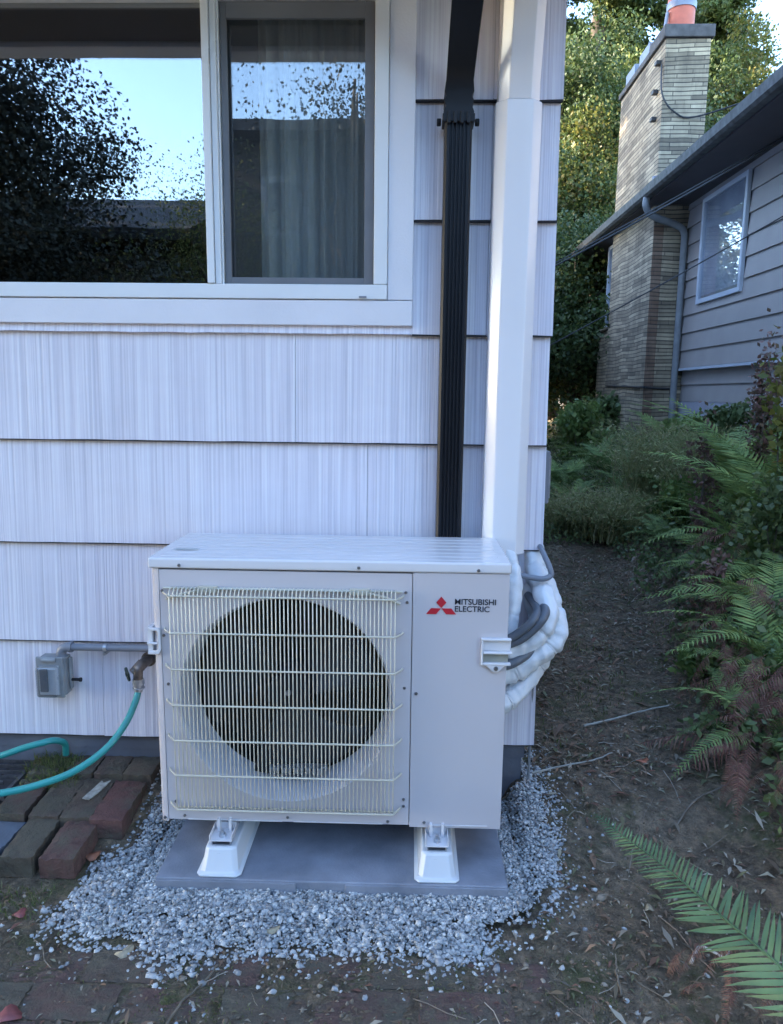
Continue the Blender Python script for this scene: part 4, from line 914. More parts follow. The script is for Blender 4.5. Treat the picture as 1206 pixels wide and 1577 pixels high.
# ---------------------------------------------------------------- ferns
def frond_arrays(L, pairs, pmax, arch, seed, w=.013, droop=.25, fwd=.35, curl=0):
    r = np.random.default_rng(seed); V = []; F = []
    N = 24
    def pos(t): return np.array([L*(t-.08*t*t*arch), .02*L*math.sin(2.2*t+seed), L*arch*(.95*t-1.05*t*t*(1+.25*arch))])
    pts = [pos(i/N) for i in range(N+1)]
    for i, p in enumerate(pts):     # rachis, square section
        s = .0032*(1-.75*i/N)+.0006
        V += [p+np.array([0, -s, 0]), p+np.array([0, 0, s*1.2]), p+np.array([0, s, 0]), p+np.array([0, 0, -s])]
    for i in range(N):
        for j in range(4): a = i*4+j; b = i*4+(j+1) % 4; F += [(a, b, b+4, a+4)]
    for k in range(pairs):
        t = .13+.865*(k+.5)/pairs
        prof = min(1, (t-.05)*4.2)**.8*(1-max(0, (t-.32))/.68)**.72+.02
        T = (pos(min(1, t+.01))-pos(max(0, t-.01))); T /= np.linalg.norm(T); up = np.array([0, 0, 1.]); S_ = np.cross(up, T); S_ /= np.linalg.norm(S_); Nn = np.cross(T, S_)
        for side in (-1, 1):
            tt = t+(.35/pairs if side > 0 else 0); c = pos(tt); ln = pmax*prof*r.uniform(.88, 1.05); tw = r.uniform(-.25, .25); dr = droop*r.uniform(.5, 1.4)
            if r.random() < .03: continue
            ww = w*(.35+.65*min(1, prof*1.2)); f0 = fwd+.25*t+r.uniform(-.06, .06)
            base = len(V); ns = 5
            for s in range(ns+1):
                u = s/ns; cpos = c+S_*side*ln*u*math.cos(f0)+T*ln*u*math.sin(f0)*(1+.35*u)+Nn*(ln*(.12*u-dr*u*u))
                wd = ww*.5*(.75+.6*u*(1-u)*2)*(1-u**3)+.0003
                e = T*math.cos(tw)+Nn*math.sin(tw); V += [cpos-e*wd, cpos+Nn*wd*-.25, cpos+e*wd]
            for s in range(ns):
                a = base+s*3; F += [(a, a+1, a+4, a+3), (a+1, a+2, a+5, a+4)]
    return np.array(V), np.array(F)
fr_mesh = {}
def frond_mesh(key, *a, m=None, **k):
    V, F = frond_arrays(*a, **k); o = mesh_np('frond', V, F, m, smooth=True); me = o.data; bpy.data.objects.remove(o); fr_mesh[key] = me
for i in range(3): frond_mesh(('g', i), 1.0, 30, .17, .55+.12*i, 11+i, w=.020, m=M['fern'])
for i in range(3): frond_mesh(('d', i), 1.0, 30, .16, .5+.15*i, 21+i, w=.020, m=M['fern_dark'])
for i in range(2): frond_mesh(('x', i), 1.0, 26, .12, .35+.2*i, 31+i, w=.016, droop=.9, m=M['fern_dead'])
for i in range(2): frond_mesh(('l', i), 1.0, 24, .22, .55+.1*i, 41+i, w=.032, m=M['fern_hero'])
def fern(x, y, size, n, label, kinds='gd', up=.5, az=None, dead=3, z=None):
    zb = G(x, y) if z is None else z
    t = thing('fern', label, 'fern', (x, y, zb), 'sword ferns on the bank')
    for i in range(n+dead):
        k = random.choice(kinds) if i < n else 'x'; c = [q for q in fr_mesh if q[0] == k]
        o = bpy.data.objects.new('frond' if i < n else 'dead_frond', fr_mesh[random.choice(c)]); COL.objects.link(o); o.parent = t
        a = (2*math.pi*i/max(1, n)+random.uniform(-.3, .3)) if az is None else random.uniform(*az)
        s = size*random.uniform(.75, 1.1)
        o.scale = (s, s, s); lift = random.uniform(up-.25, up+.25) if i < n else random.uniform(-.5, .0)
        o.rotation_euler = (random.uniform(-.3, .3), -lift, a); o.location = (0, 0, .02)
    return t
def wx_(u, y): return .68+(u-625)/1120*(y+2.24)      # world x of something seen in that direction at depth y
F_ = [ # direction, y, size, fronds, kinds, lift, label
 (1195, .95, .60, 17, 'glg', .45, 'bright sword fern halfway up the bank at the right edge', 4),
 (1160, 1.45, .58, 14, 'gg', .4, 'sword fern spreading left over the path edge with pale pointing fronds', 3),
 (1150, 2.25, 1.1, 15, 'gg', 1.1, 'tall upright sword fern in front of the grey lap siding', 3),
 (1200, 1.80, 1.0, 15, 'gg', 1.0, 'tall fern at the right edge reaching up to the belt trim', 3),
 (1085, 3.10, .65, 12, 'dg', .5, 'dark sword fern on the bank below the neighbour window', 3),
 (1180, .55, .40, 10, 'gd', .3, 'small low fern above the dead brown fronds', 6),
 (1030, 3.00, .46, 11, 'd', .45, 'dark fern standing at the far right border of the path', 3),
 (1040, 3.90, .60, 12, 'dg', .45, 'sword fern at the foot of the wispy dry plant', 3),
 (880, 4.90, .62, 14, 'dg', .5, 'broad feathery fern closing the far end of the path', 3),
 (858, 6.00, .80, 14, 'dg', .6, 'deep green fern next to the white house corner', 2),
 (935, 5.80, .75, 13, 'gd', .6, 'fern below the stone chimney with arching fronds', 3),
 (1010, 6.20, .60, 11, 'g', .6, 'small fern at the base of the chimney stone', 2),
 (1105, 2.10, .55, 11, 'dg', .4, 'shaded fern behind the pale pointing fronds', 3),
 (1190, 2.90, .75, 12, 'gd', .7, 'fern at the foot of the neighbour wall under the belt trim', 2),
 (1110, 3.90, .70, 12, 'gd', .6, 'fern against the siding left of the tall upright fern', 2),
 (1150, 1.85, .75, 15, 'gg', .6, 'mid bank fern behind the reddish seed plant', 3),
 (965, 4.60, .55, 12, 'dg', .5, 'feathery fern between the broad fern and the chimney', 2),
 (905, 6.60, .70, 12, 'd', .6, 'dark fern deep in the gap under the stone bay', 2),
 (1200, .10, .42, 10, 'gd', .3, 'small fern at the bank foot above the hanging brown roots', 6),
 (1205, .55, .55, 15, 'gg', .5, 'fern leaning in at the right edge over the ivy', 4),
 (1140, .95, .34, 9, 'gd', .25, 'small fern overhanging the path edge left of the bright sword fern', 3),
]
for u_, y_, sz_, n_, kd_, up_, lab_, dd_ in F_: fern(wx_(u_, y_), y_, sz_, n_, lab_, kd_, up_, dead=dd_)
# hero frond plant, rooted just outside the right edge
hero = thing('fern', 'large bright green fern frond reaching over the dirt in the lower right corner', 'fern', (1.50, -1.45, G(1.5, -1.45)), 'sword ferns on the bank')
V, F = frond_arrays(1.0, 62, .106, .0, 77, w=.0108, droop=.22, fwd=.38)
# bend the straight frond along measured points of its midrib (tip first)
mid = smooth_path([(1.50, -1.45, .0), (1.475, -1.33, .17), (1.43, -1.16, .245), (1.381, -1.019, .25), (1.346, -.869, .22), (1.325, -.741, .19), (1.30, -.595, .15), (1.266, -.427, .10), (1.232, -.248, .05)], 8)
mid = np.array([tuple(p) for p in mid]); seg = np.r_[0, np.cumsum(np.linalg.norm(np.diff(mid, axis=0), axis=1))]; Lm = seg[-1]
tx = np.clip(V[:, 0], 0, 1.06)*Lm
base = np.stack([np.interp(tx, seg, mid[:, i]) for i in range(3)], 1)
tan = np.stack([np.interp(np.clip(tx+.02, 0, Lm), seg, mid[:, i])-np.interp(np.clip(tx-.02, 0, Lm), seg, mid[:, i]) for i in range(3)], 1); tan /= np.linalg.norm(tan, axis=1)[:, None]
over = np.maximum(tx-Lm, 0)
sd = np.cross(np.array([0, 0, 1.]), tan); sd /= np.linalg.norm(sd, axis=1)[:, None]; nn = np.cross(tan, sd)
ca_, sa_ = math.cos(R(30)), math.sin(R(30)); sd, nn = sd*ca_-nn*sa_, nn*ca_+sd*sa_
V2 = base+tan*over[:, None]+sd*(V[:, 1])[:, None]+nn*V[:, 2][:, None]
mesh_np('frond', V2, F, M['fern_hero'], hero, smooth=True)
for a, s, l in ((-.6, .7, .5), (-1.6, .7, .6), (-1.1, .75, .8), (-2.3, .6, .5)):
    o = bpy.data.objects.new('frond', fr_mesh[('g', 0)]); COL.objects.link(o); o.parent = hero; o.scale = (s,)*3; o.rotation_euler = (0, -l, a)

# ---------------------------------------------------------------- leafy plants
def leaf_cloud(C, N, size, el=1.6, seed=0, up=.3):
    """C centres (n,3), returns diamond quads with a fold"""
    n = len(C); q = rng.normal(size=(n, 3)); q[:, 2] += up*0; q /= np.linalg.norm(q, axis=1)[:, None]
    nr = rng.normal(size=(n, 3)); nr[:, 2] += up*2; s = np.cross(q, nr); s /= np.linalg.norm(s, axis=1)[:, None]
    sz = (size*rng.uniform(.6, 1.3, n))[:, None]
    V = np.stack([C-q*sz*el/2, C+s*sz/2, C+q*sz*el/2, C-s*sz/2], 1).reshape(-1, 3)
    return V, np.arange(n*4).reshape(n, 4)
def shrub(name, x, y, rx, h, n, size, m, label, cat='shrub', group=None, stems=7, clumps=14, z=None, el=1.6):
    zb = G(x, y) if z is None else z
    t = thing(name, label, cat, (x, y, zb), group)
    cl = np.stack([rng.normal(0, rx*.42, clumps), rng.normal(0, rx*.42, clumps), rng.uniform(.15, .95, clumps)*h], 1)
    cl[:, :2] *= (1.1-.5*(cl[:, 2:3]/h)); idx = rng.integers(0, clumps, n)
    C = cl[idx]+rng.normal(0, 1, (n, 3))*np.array([rx*.22, rx*.22, h*.11]); C[:, 2] = np.maximum(C[:, 2], .02)
    V, F = leaf_cloud(C+np.array([x, y, zb]), n, size, el); mesh_np('foliage', V, F, m, t)
    mb = MB()
    for i in range(min(stems, clumps)):
        c = cl[i]; mb.tube(smooth_path([(x, y, zb-.02), (x+c[0]*.4, y+c[1]*.4, zb+c[2]*.5), (x+c[0], y+c[1], zb+c[2])], 4), [.008*(1-.08*k) for k in range(9)], 5)
    mb.build('stem', M['twig'], t, smooth=True); return t
S_ = [
 (880, 7.4, .40, .72, 3600, .05, 'leaf_mid', 'bright leafy bush beside the white house corner at the path end', 7),
 (925, 8.2, .40, .5, 2600, .06, 'leaf_dark', 'dark leafy bush in front of the basement window', 7),
 (1198, 1.75, .16, 1.10, 700, .034, 'leaf_yellow', 'yellow green sprig against the siding at the right edge', 6),
 (1155, 2.20, .11, 1.15, 1300, .020, 'leaf_red', 'tall reddish seed spike plant rising among the ferns', 4),
 (1075, 2.60, .11, .80, 900, .022, 'leaf_red', 'narrow reddish brown plant at the right border of the path', 4),
 (1180, .75, .24, .26, 900, .024, 'leaf_dark', 'low dark ivy clump on the lower bank', 6),
 (1105, .75, .14, .12, 500, .026, 'leaf_mid', 'small round leaved weeds at the path side of the bank', 5),
 (1065, 5.2, .34, .34, 1500, .045, 'leaf_mid', 'green shrub below the neighbour downpipe', 6),
 (1110, 4.8, .30, .35, 1600, .045, 'leaf_dark', 'dark shrub against the pale concrete base of the neighbour house', 6),
 (1195, .10, .18, .16, 500, .022, 'leaf_dark', 'low ivy leaves mixed with brown fronds at the lower right edge', 6),
 (1110, 1.60, .18, .30, 700, .024, 'leaf_dark', 'ivy clump between the bright sword fern and the path', 6),
 (1100, 1.25, .10, .42, 500, .022, 'leaf_red', 'small reddish weed at the bank foot', 4),
 (1190, 1.45, .24, .60, 1100, .026, 'leaf_dark', 'dark leafy shrub among the ferns on the right bank', 7),
 (1030, 3.4, .22, .40, 1200, .030, 'leaf_mid', 'small green shrub beside the dark fern at the path border', 6),
]
for u_, y_, rx_, h_, n_, ls_, mm_, lab_, st_ in S_: shrub('leafy_bush', wx_(u_, y_), y_, rx_, h_, n_, ls_, M[mm_], lab_, stems=st_)
# low ground cover on the bank
n = 45000; x = rng.uniform(1.75, 4.0, n); y = rng.uniform(-.8, 11, n); k = x > 1.80+.13*np.clip(y, -1, 3.4)-np.where(y > 3.6, .9, 0)+.12*wob(x, y, 2.5, 3, 2); x = x[k]; y = y[k]
hh = rng.random(len(x))**1.5*(.10+.10*(wob(x, y, 3, 3, 11) > 0))
V, F = leaf_cloud(np.stack([x, y, gh(x, y)+.01+hh], 1), len(x), .022, 1.8, up=.6)
o = mesh_np('ground_cover', V, F, M['leaf_dark']); props(o, 'low leafy ground cover over the bank between the ferns', 'ground cover', kind='stuff')
# dead brown fern skirt
def skirt(x, y, r, n, label, hh=.4):
    t = thing('dead_fern_clump', label, 'dead fern', (x, y, G(x, y)), 'hanging dead fern skirts')
    for i in range(n):
        o = bpy.data.objects.new('dead_frond', fr_mesh[('x', i % 2)]); COL.objects.link(o); o.parent = t
        s = random.uniform(.7, 1.15)*r; o.scale = (s, s*1.3, s); o.location = (random.uniform(-.12, .12), random.uniform(-.15, .15), random.uniform(.15, hh)); o.rotation_euler = (random.uniform(-.6, .6), random.uniform(.3, 1.2), random.uniform(2.2, 4.6))
    return t
skirt(wx_(1190, .85), .85, .30, 26, 'red brown dead fronds hanging under the bright sword fern', .32)
skirt(wx_(1195, .25), .25, .28, 26, 'red brown dead fronds heaped at the lower right frame edge', .28)
skirt(wx_(1130, 1.6), 1.6, .30, 16, 'brown dead fronds behind the pale pointing fronds', .4)
skirt(wx_(1155, .75), .75, .25, 18, 'dead brown fronds drooping to the path beyond the orange leaf', .22)
skirt(wx_(1200, -.1), -.1, .22, 16, 'red brown dead fronds on the low bank behind the big bright frond', .18)
skirt(wx_(1195, -.75), -.75, .16, 9, 'thin brown dead fronds on the dirt under the big bright frond', .06)
# wispy plant
def wispy(x, y, r, h, n, label):
    zb = G(x, y); t = thing('wispy_plant', label, 'plant', (x, y, zb), 'wispy dry plants')
    a = rng.uniform(0, 6.28, n); l = rng.uniform(.5, 1, n)*h; out = rng.uniform(.1, 1, n)*r; w = .0032
    b = np.stack([rng.normal(0, r*.2, n), rng.normal(0, r*.2, n), 0*a], 1)+np.array([x, y, zb]); V = []; 
    K = 6; P = []
    for k in range(K+1):
        u = k/K; P.append(b+np.stack([np.cos(a+u*.6)*out*u**1.4, np.sin(a+u*.6)*out*u**1.4, l*(1.25*u-.35*u*u)], 1)+rng.normal(0, .006, (n, 3)))
    W = np.stack([-np.sin(a), np.cos(a), 0*a], 1)*w
    V = np.stack([q for k in range(K+1) for q in (P[k]-W*(1-.7*k/K), P[k]+W*(1-.7*k/K))], 1); i = (np.arange(n)*(2*K+2))[:, None]
    F = np.concatenate([i+np.array([[2*k, 2*k+1, 2*k+3, 2*k+2]]) for k in range(K)]); 
    mesh_np('stem', V.reshape(-1, 3), F, M['wispy'], t)
    m_ = n*7; s = rng.integers(0, n, m_); u = rng.uniform(.25, 1, m_); kk = np.minimum((u*K).astype(int), K-1); fr = u*K-kk
    PA = np.stack(P, 0); C = PA[kk, s]*(1-fr)[:, None]+PA[kk+1, s]*fr[:, None]+rng.normal(0, .018, (m_, 3)); V, F = leaf_cloud(C, m_, .012, 3.2); mesh_np('seed_fluff', V, F, M['wispy'], t); return t
wispy(wx_(1000, 4.2), 4.2, .60, .85, 700, 'pale wispy dry plant in the middle of the overgrowth')
wispy(wx_(900, 3.9), 3.9, .45, .45, 520, 'low wispy plant leaning over the path at its far end')
wispy(wx_(1075, 3.5), 3.5, .50, .75, 450, 'wispy feathery plant in front of the lap siding base')
wispy(wx_(865, 4.1), 4.1, .35, .35, 300, 'short wispy stems beside the white house wall')
wispy(wx_(950, 3.6), 3.6, .42, .5, 450, 'wispy grassy plant over the right border of the path end')

# ---------------------------------------------------------------- neighbour house
nb = thing('grey_house', 'grey lap sided neighbour house with a tall stone chimney on the right', 'house', (3.98, 5, .6))
XW = 3.98; NX1 = 12.0; NY0, NY1 = -3.0, 10.6
mb = MB(); ex = .205; z = 1.62
while z < 3.60:
    zt = min(z+ex+.012, 3.62); a = XW-.026; b = XW-.004
    for y0, y1 in ((NY0, 3.96), (3.96, 5.33), (5.33, 6.52), (6.52, 6.99)):
        if 5.33 <= y0 < 6.5 and z > 2.30 and z+ex < 3.49: continue
        zz1 = zt
        mb.add([(a, y0, z), (a, y1, z), (b, y1, zz1), (b, y0, zz1), (XW, y0, z), (XW, y1, z), (XW, y1, zz1), (XW, y0, zz1)], [(0, 3, 2, 1), (4, 5, 6, 7), (0, 1, 5, 4), (3, 7, 6, 2), (0, 4, 7, 3), (1, 2, 6, 5)])
    z += ex
for z in (1.22, 1.42):
    a = XW+.03; mb.add([(a, NY0, z), (a, 6.99, z), (a+.02, 6.99, z+.21), (a+.02, NY0, z+.21), (a+.03, NY0, z), (a+.03, 6.99, z), (a+.03, 6.99, z+.21), (a+.03, NY0, z+.21)], [(0, 3, 2, 1), (4, 5, 6, 7), (0, 1, 5, 4), (3, 7, 6, 2), (0, 4, 7, 3), (1, 2, 6, 5)])
mb.box(XW+.0, NX1, 8.85, NY1, 2.2, 3.62)
mb.build('lap_siding', M['siding_n'], nb)
mb = MB(); mb.box(XW+.065, NX1, NY0, NY1, .0, 3.6); mb.build('wall_core', M['base_n'], nb)
mb = MB(); mb.box(XW-.04, XW+.01, NY0, 6.9, 1.585, 1.615); mb.build('belt_trim', M['window_n'], nb, bevel=.003)
mb = MB(); mb.box(XW+.02, XW+.3, NY0, 6.99, -.1, 1.215); mb.build('base_wall', M['base_n'], nb)
# chimney
CX0, CY0, CY1 = 3.56, 7.0, 8.82
mb = MB(); mb.box(CX0, 4.08, CY0, CY1, .2, 5.36); ch = mb.build('chimney', M['stone'], nb, bevel=.012)
# stepped shoulder cap
mb = MB(); mb.box(CX0-.03, 4.11, CY0-.03, CY0+.52, 5.362, 5.50); mb.box(CX0-.03, 4.11, CY0+.525, CY1+.03, 5.362, 5.44)
mb.build('cap', mat('dark_stained_cap', (.09, .085, .085), .85, var=.4, scale=10, bmp=.5), ch, bevel=.012)
mb = MB(); mb.lathe((3.79, 7.24, 5.5), (0, 0, 1), [(.155, 0), (.155, .42), (.13, .42), (.13, 0)], 28); mb.build('clay_flue', M['clay'], ch, smooth=True)
mb = MB(); mb.lathe((3.79, 7.24, 5.5), (0, 0, 1), [(.165, .25), (.168, .32), (.165, .33)], 28); mb.tube([(3.62, 7.2, 5.72), (3.60, 7.2, 5.55)], .02, 8); mb.build('flue_band', M['flash'], ch, smooth=True)
for yy in (7.75, 8.35):
    mb = MB(); mb.box(3.62, 3.9, yy, yy+.3, 5.443, 5.58); mb.box(3.58, 3.94, yy-.05, yy+.35, 5.62, 5.35)
    for dx, dy in ((3.63, yy+.02), (3.88, yy+.02), (3.63, yy+.27), (3.88, yy+.27)): mb.box(dx-.012, dx+.012, dy-.012, dy+.012, 5.5805, 5.6195)
    mb.build('vent_cap', M['flash'], ch)
# reddish repaired strip along the chimney corner
def redstone():
    m = M['stone'].copy(); m.name = 'reddish_ledge_stone'
    for n_ in m.node_tree.nodes:
        if n_.type == 'TEX_BRICK': n_.inputs['Color1'].default_value = (.20, .12, .08, 1); n_.inputs['Color2'].default_value = (.34, .24, .18, 1)
    return m
mb = MB(); mb.box(CX0+.004, CX0+.12, CY0-.006, CY0-.0005, .3, 3.3); mb.build('quoin_strip', redstone(), ch)
mb = MB()
mb.box(CX0+.05, NX1, CY1+.002, 9.55, .98, 2.25); mb.box(CX0+.05-.03, NX1, CY1+.002, 9.58, 2.252, 2.29); mb.box(CX0+.34, NX1, CY1+.002, 9.4, .0, .978)
mb.build('stone_bay', M['stone'], nb, bevel=.006)
def nwindow(x, y0, y1, z0, z1, w=.05, dep=.03, gm='glass_n'):
    mb = MB(); mb.box(x-dep, x+.01, y0, y0+w, z0, z1); mb.box(x-dep, x+.01, y1-w, y1, z0, z1); mb.box(x-dep, x+.01, y0+w, y1-w, z0, z0+w); mb.box(x-dep, x+.01, y0+w, y1-w, z1-w, z1)
    wf = mb.build('window', M['window_n'], nb, bevel=.003)
    mb = MB(); mb.box(x-.008, x-.002, y0+w, y1-w, z0+w, z1-w); mb.build('window_pane', M[gm], wf)
    mb = MB(); mb.box(x+.012, x+.02, y0+w*.5, y1-w*.5, z0+w*.5, z1-w*.5); mb.build('window_blind', mat('pale_grey_blind', (.55, .56, .58), .8, var=.15, scale=4), wf)
    return wf
nwindow(XW-.02, 5.36, 6.49, 2.32, 3.47)
nwindow(XW-.02, 3.0, 4.32, 2.72, 3.47)
nwindow(CX0+.12, CY1+.01, 9.40, 2.30, 3.5, .05)
nwindow(CX0+.38, CY1+.05, 9.38, .45, .95, .04)
mb = MB(); mb.box(CX0+.15, NX1, CY1+.03, 9.38, 2.292, 3.55); mb.build('bay_core', M['siding_n'], nb)
# roof: gutter line along x=3.39
ZG = 3.62
mb = MB(); rp = [(3.43, ZG-.06), (3.43, ZG+.02), (8.0, ZG+1.55), (12.6, ZG+.02), (12.6, ZG-.06), (8.0, ZG+1.45)]
mb.add([(x, NY0-.3, z) for x, z in rp]+[(x, 11.4, z) for x, z in rp], [(i, (i+1) % 6, (i+1) % 6+6, i+6) for i in range(6)]+[(0, 1, 2, 5), (5, 2, 3, 4), (6, 11, 8, 7), (11, 10, 9, 8)])
mb.build('roof', M['roofing'], nb)
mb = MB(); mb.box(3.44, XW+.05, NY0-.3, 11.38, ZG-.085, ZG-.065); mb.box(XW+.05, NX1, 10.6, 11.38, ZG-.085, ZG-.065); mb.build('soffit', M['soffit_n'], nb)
mb = MB(); mb.prism([(3.33, ZG+.03), (3.325, ZG+.03), (3.335, ZG-.05), (3.36, ZG-.075), (3.428, ZG-.075), (3.428, ZG+.02), (3.42, ZG+.02), (3.42, ZG-.06), (3.365, ZG-.06), (3.345, ZG-.045)], NY0-.3, 11.4)
mb.v = [(x, y, z) for (x, y, z) in mb.v]; mb.build('gutter', M['mossy_gutter'], nb)
mb = MB(); mb.hexa([(3.50, 6.72, ZG-.0), (4.3, 6.72, ZG+.2), (4.3, 6.99, ZG+.2), (3.50, 6.99, ZG-.0)], [(3.50, 6.95, ZG+.22), (4.3, 6.95, ZG+.42), (4.3, 6.99, ZG+.43), (3.50, 6.99, ZG+.23)]); mb.build('flashing', M['flash'], nb)
mb = MB(); mb.tube(smooth_path([(3.38, 6.75, ZG-.07), (3.38, 6.75, ZG-.17), (3.48, 6.80, ZG-.26), (3.80, 6.90, ZG-.34), (3.90, 6.93, ZG-.42), (3.915, 6.94, ZG-.6), (3.915, 6.94, 2.0), (3.915, 6.94, 1.0), (3.915, 6.94, .5)], 6), .04, 12); mb.build('downpipe', M['pipe_n'], nb, smooth=True)
# cables
mb = MB(); mb.tube(smooth_path([(3.545, 8.7, 1.42), (3.545, 7.8, 1.40), (3.545, 6.99, 1.385), (3.6, 6.985, 1.38), (3.88, 6.985, 1.37)], 4), .012, 6); o = mb.build('chimney_cable', M['wire_black'], None, smooth=True); props(o, 'black cable strung across the lower chimney stone', 'cable')
mb = MB(); mb.tube(smooth_path([(3.545, 7.05, 5.1), (3.55, 6.98, 4.75), (3.7, 6.96, 4.55), (3.95, 6.96, 4.50), (4.6, 6.6, 4.60), (6, 6, 4.8)], 5), .01, 6); o = mb.build('roof_cable', M['wire_black'], None, smooth=True); props(o, 'thin cable drooping from the chimney towards the roof', 'cable')
for yy, zz in ((7.2, 4.55), (7.2, 4.85), (7.15, 5.15)):
    mb = MB(); mb.box(3.50, 3.559, yy-.04, yy+.04, zz-.02, zz+.02); mb.build('cable_bracket', M['wire_black'], ch)
def wirex(a, b, label, sag=.12, r=.006):
    A, B_ = Vector(a), Vector(b); P = [A.lerp(B_, i/24)-Vector((0, 0, sag*4*(i/24)*(1-i/24))) for i in range(25)]
    mb = MB(); mb.tube(P, r, 6); o = mb.build('overhead_wire', M['wire_black'], None, smooth=True); props(o, label, 'wire', 'wires between the two houses')
wirex((3.9, 4.66, 3.53), (1.12, 5.2, 2.05), 'upper wire running from the neighbour soffit down to the left', .02)
wirex((3.9, 4.50, 3.50), (1.12, 5.0, 2.02), 'thick wire just beneath the uppermost wire', .03, .008)
wirex((3.9, 4.3, 2.85), (1.12, 5.4, 1.25), 'lower wire crossing in front of the neighbour window', .02)

# ---------------------------------------------------------------- trees
def make_crown(kind, H, r, n, seed):
    q = np.random.default_rng(seed); C = []; limbs = []
    if kind == 'conifer':
        k = 70
        for i in range(k):
            t = q.uniform(.12, 1); z = H*t; a = q.uniform(0, 6.28); L_ = r*(1-t)**.7*q.uniform(.6, 1.05)+.35
            limbs.append(((0, 0, z), (math.cos(a)*L_, math.sin(a)*L_, z-.12*L_+.25*q.uniform(0, 1)), .05*(1.2-t)))
            for u in np.linspace(.35, 1, 4): C.append((math.cos(a)*L_*u, math.sin(a)*L_*u, z-.1*L_*u+q.uniform(-.1, .35), .42+.25*q.random()))
    else:
        k = 60
        for i in range(k):
            ph_ = math.acos(q.uniform(-.75, 1)); a = q.uniform(0, 6.28); rr = q.uniform(.45, 1)**.5
            e = (r*rr*math.sin(ph_)*math.cos(a), r*rr*math.sin(ph_)*math.sin(a), H*.58+H*.40*rr*math.cos(ph_))
            if i < 26: limbs.append(((0, 0, H*q.uniform(.22, .6)), e, .06))
            C.append((*e, q.uniform(.5, .95)))
            for _ in range(2): C.append((e[0]+q.normal(0, .6), e[1]+q.normal(0, .6), e[2]+q.normal(0, .5), q.uniform(.3, .6)))
    C = np.array(C); w = C[:, 3]**2; idx = q.choice(len(C), n, p=w/w.sum()); d = q.normal(size=(n, 3)); d /= np.linalg.norm(d, axis=1)[:, None]
    P = C[idx, :3]+d*(C[idx, 3]*q.uniform(.35, 1.05, n))[:, None]*np.array([1, 1, .62 if kind == 'conifer' else .75])
    return P, limbs
def tree(name, x, y, H, r, kind, n, leaf_s, m, label, seed, z=0, src=None):
    t = thing(name, label, 'tree', (x, y, z), 'trees behind the houses')
    if src:
        for c in src.children: c2 = c.copy(); COL.objects.link(c2); c2.parent = t
        return t
    P, limbs = make_crown(kind, H, r, n, seed); V, F = leaf_cloud(P+np.array([x, y, z]), n, leaf_s, 1.5 if kind != 'conifer' else 2.2)
    mesh_np('crown', V, F, m, t)
    mb = MB(); mb.tube([(x, y, z-.2), (x+.05, y, z+H*.3), (x-.05, y+.05, z+H*.65), (x, y, z+H*.96)], [r*.085+.05, r*.065+.04, r*.04+.02, .02], 10)
    for a, b, rad in limbs:
        a = Vector(a); b = Vector(b); o_ = Vector((x, y, z)); mb.tube([o_+a, o_+a.lerp(b, .5)+Vector((0, 0, .1)), o_+b], [rad, rad*.7, rad*.25], 5)
    mb.build('trunk', M['bark'], t, smooth=True); return t
T1 = tree('pine_tree', 5.2, 17.5, 14.5, 4.4, 'conifer', 190000, .062, M['pine'], 'tall green pine tree rising behind the stone chimney', 3)
T2 = tree('maple_tree', 3.6, 13.6, 6.6, 2.3, 'round', 95000, .052, M['maple'], 'yellow green autumn maple in the gap between the two houses', 5)
T3 = tree('evergreen_tree', 2.4, 12.2, 4.2, 1.7, 'round', 60000, .05, M['evergreen'], 'dark low evergreen at the end of the gap beside the white house', 6)
T4 = tree('maple_tree', 8.8, 18.5, 10.2, 2.9, 'round', 80000, .062, M['maple'], 'autumn tree with pinkish yellow leaves right of the chimney', 9)
T5 = tree('pine_tree', 9.2, 21.5, 15, 3.4, 'conifer', 110000, .07, M['pine'], 'tall sunlit conifer between the chimney and the sky', 12)
T6 = tree('evergreen_tree', 5.2, 13.2, 5.2, 1.8, 'round', 40000, .055, M['evergreen'], 'dark evergreen hidden low behind the neighbour bay', 14)
T9 = tree('pine_tree', 4.4, 20.5, 13, 3.4, 'conifer', 0, .1, None, 'pine tree between the furthest left pine and the tall pine behind the chimney', 3, src=T1)
T9.rotation_euler = (0, 0, 2.1); T9.scale = (1.05, 1.05, 1.0)
T10 = tree('evergreen_tree', 4.6, 15.6, 9, 3, 'round', 90000, .055, M['evergreen'], 'broad dark evergreen filling the gap behind the autumn maple', 44)
T7 = tree('pine_tree', 1.0, 20.0, 13, 3.4, 'conifer', 0, .1, None, 'pine tree furthest left, half hidden by the white house', 3, src=T1)
T8 = tree('evergreen_tree', 3.6, 11.2, 4.2, 1.7, 'round', 0, .1, None, 'dark evergreen just behind the neighbour eave end', 6, src=T3)
# trees and houses across the yard behind the camera, seen mirrored in the window
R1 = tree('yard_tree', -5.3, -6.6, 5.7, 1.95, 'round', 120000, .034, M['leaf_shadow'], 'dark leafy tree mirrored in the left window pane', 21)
R2 = tree('yard_tree', -2.0, -8.2, 3.95, .65, 'round', 26000, .024, M['maple'], 'small bushy tree mirrored low beside the window mullion', 22)
R3 = tree('yard_tree', -.15, -8.4, 5.7, .75, 'round', 14000, .035, M['leaf_shadow'], 'thin tree tips mirrored at the right of the bright band in the right sash', 23)
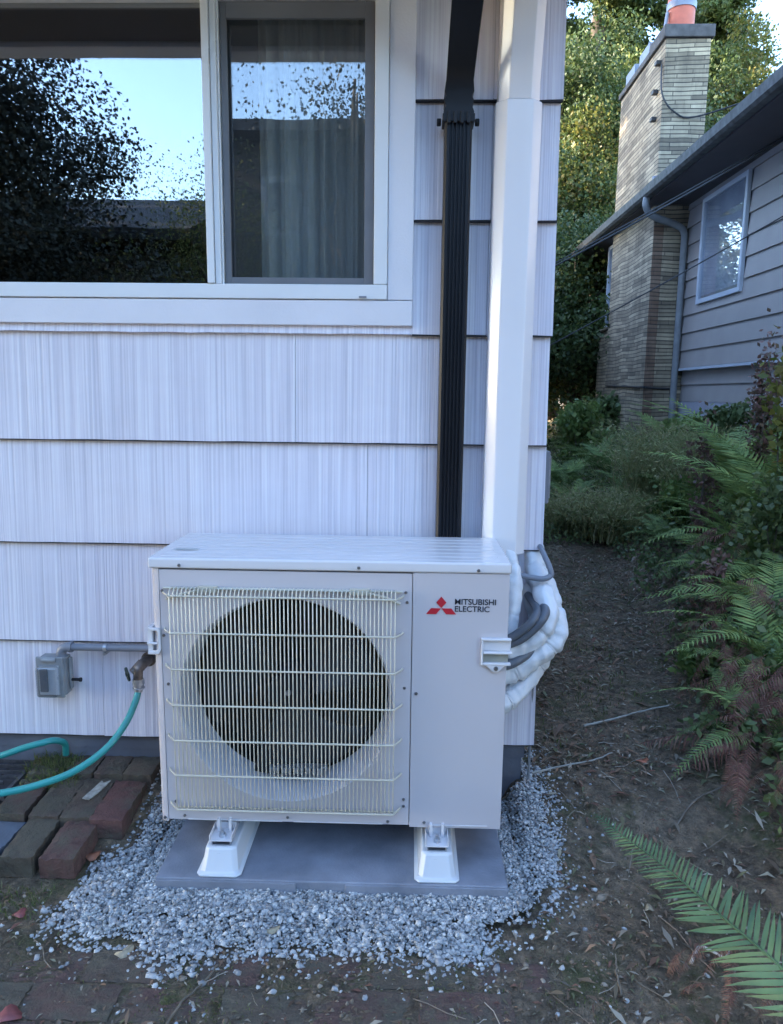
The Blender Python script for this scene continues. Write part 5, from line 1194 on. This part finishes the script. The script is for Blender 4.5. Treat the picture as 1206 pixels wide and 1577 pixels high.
# big unseen trees, added to keep the sun off walls, chimney and yard
B1 = tree('sun_blocker_tree', -12.5, 9.4, 15.5, 4.4, 'round', 30000, .22, M['evergreen'], 'added large dark sun blocking tree at the back left of the white house, outside the view', 31)
B2 = tree('sun_blocker_tree', -13.0, 1.2, 14, 4.2, 'round', 0, .2, None, 'added large sun blocking tree left of the white house, outside the view', 31, src=B1)
B4 = tree('sun_blocker_tree', -11.2, 9.2, 15.5, 4.2, 'round', 0, .2, None, 'added large sun blocking tree leaning over the far roof end of the white house, outside the view', 31, src=B1)
B4.rotation_euler = (0, 0, 1.9)
B3 = tree('sun_blocker_tree', -14.5, -6.5, 14, 4.2, 'round', 0, .2, None, 'added large sun blocking tree in the yard left behind the camera, outside the view', 31, src=B1)
# reflected houses
lh = thing('low_house', 'low dark house with a long roof mirrored in the left window pane', 'house', (-7, -10, 0))
mb = MB(); mb.box(-16, -2.6, -13.6, -9.0, -.1, 3.3); mb.build('wall', M['wood_dark'], lh)
mb = MB(); mb.add([(-16.4, -8.5, 3.55), (-16.4, -11.3, 4.62), (-16.4, -14.1, 3.55), (-2.5, -8.5, 3.55), (-2.5, -11.3, 4.62), (-2.5, -14.1, 3.55), (-16.4, -8.5, 3.4), (-16.4, -14.1, 3.4), (-2.5, -8.5, 3.4), (-2.5, -14.1, 3.4)], [(0, 3, 4, 1), (1, 4, 5, 2), (6, 7, 9, 8), (0, 6, 8, 3), (2, 5, 9, 7), (0, 1, 2, 7, 6), (3, 8, 9, 5, 4)]); mb.build('roof', mat('dark_roofing', (.022, .022, .024), .85, var=.3, scale=9), lh)
fn = MB()
for i in range(60): fn.box(-9+i*.14, -9+i*.14+.125, -6.02, -6.0, -.1, 1.75+random.uniform(-.01, .01))
fo = fn.build('board_fence', mat('grey_fence_boards', (.12, .115, .11), .85, var=.3, stretch=(6, 1, .5)), None); props(fo, 'weathered vertical board fence mirrored at the bottom of the left pane', 'fence')
th_ = thing('tall_house', 'tall dark sided house mirrored in the right window sash', 'house', (2, -12, 0))
mb = MB(); mb.box(-2.28, 7.5, -17, -10.0, -.1, 5.4); mb.build('wall', M['wood_dark'], th_)
mb = MB(); mb.add([(-2.31, -9.5, 5.35), (8, -9.5, 5.35), (8, -13.5, 6.7), (-2.31, -13.5, 6.7), (-2.31, -17.5, 5.35), (8, -17.5, 5.35), (-2.31, -9.5, 5.2), (8, -9.5, 5.2), (8, -17.5, 5.2), (-2.31, -17.5, 5.2)], [(0, 1, 2, 3), (3, 2, 5, 4), (6, 9, 8, 7), (0, 6, 7, 1), (4, 5, 8, 9), (0, 3, 4, 9, 6), (1, 7, 8, 5, 2)]); mb.build('roof', M['roofing'], th_)
mb = MB(); x0, x1, z0, z1, w = -1.75, -.35, 3.75, 4.65, .1
mb.box(x0, x1, -9.998, -9.94, z0, z0+w); mb.box(x0, x1, -9.998, -9.94, z1-w, z1); mb.box(x0, x0+w, -9.998, -9.94, z0+w, z1-w); mb.box(x1-w, x1, -9.998, -9.94, z0+w, z1-w); mb.box((x0+x1)/2-.05, (x0+x1)/2+.05, -9.998, -9.94, z0+w, z1-w)
wf = mb.build('window', mat('dull_window_frame', (.22, .23, .25), .6), th_)
mb = MB(); mb.box(x0+w, x1-w, -9.99, -9.97, z0+w, z1-w); mb.build('window_pane', M['wood_dark'], wf)
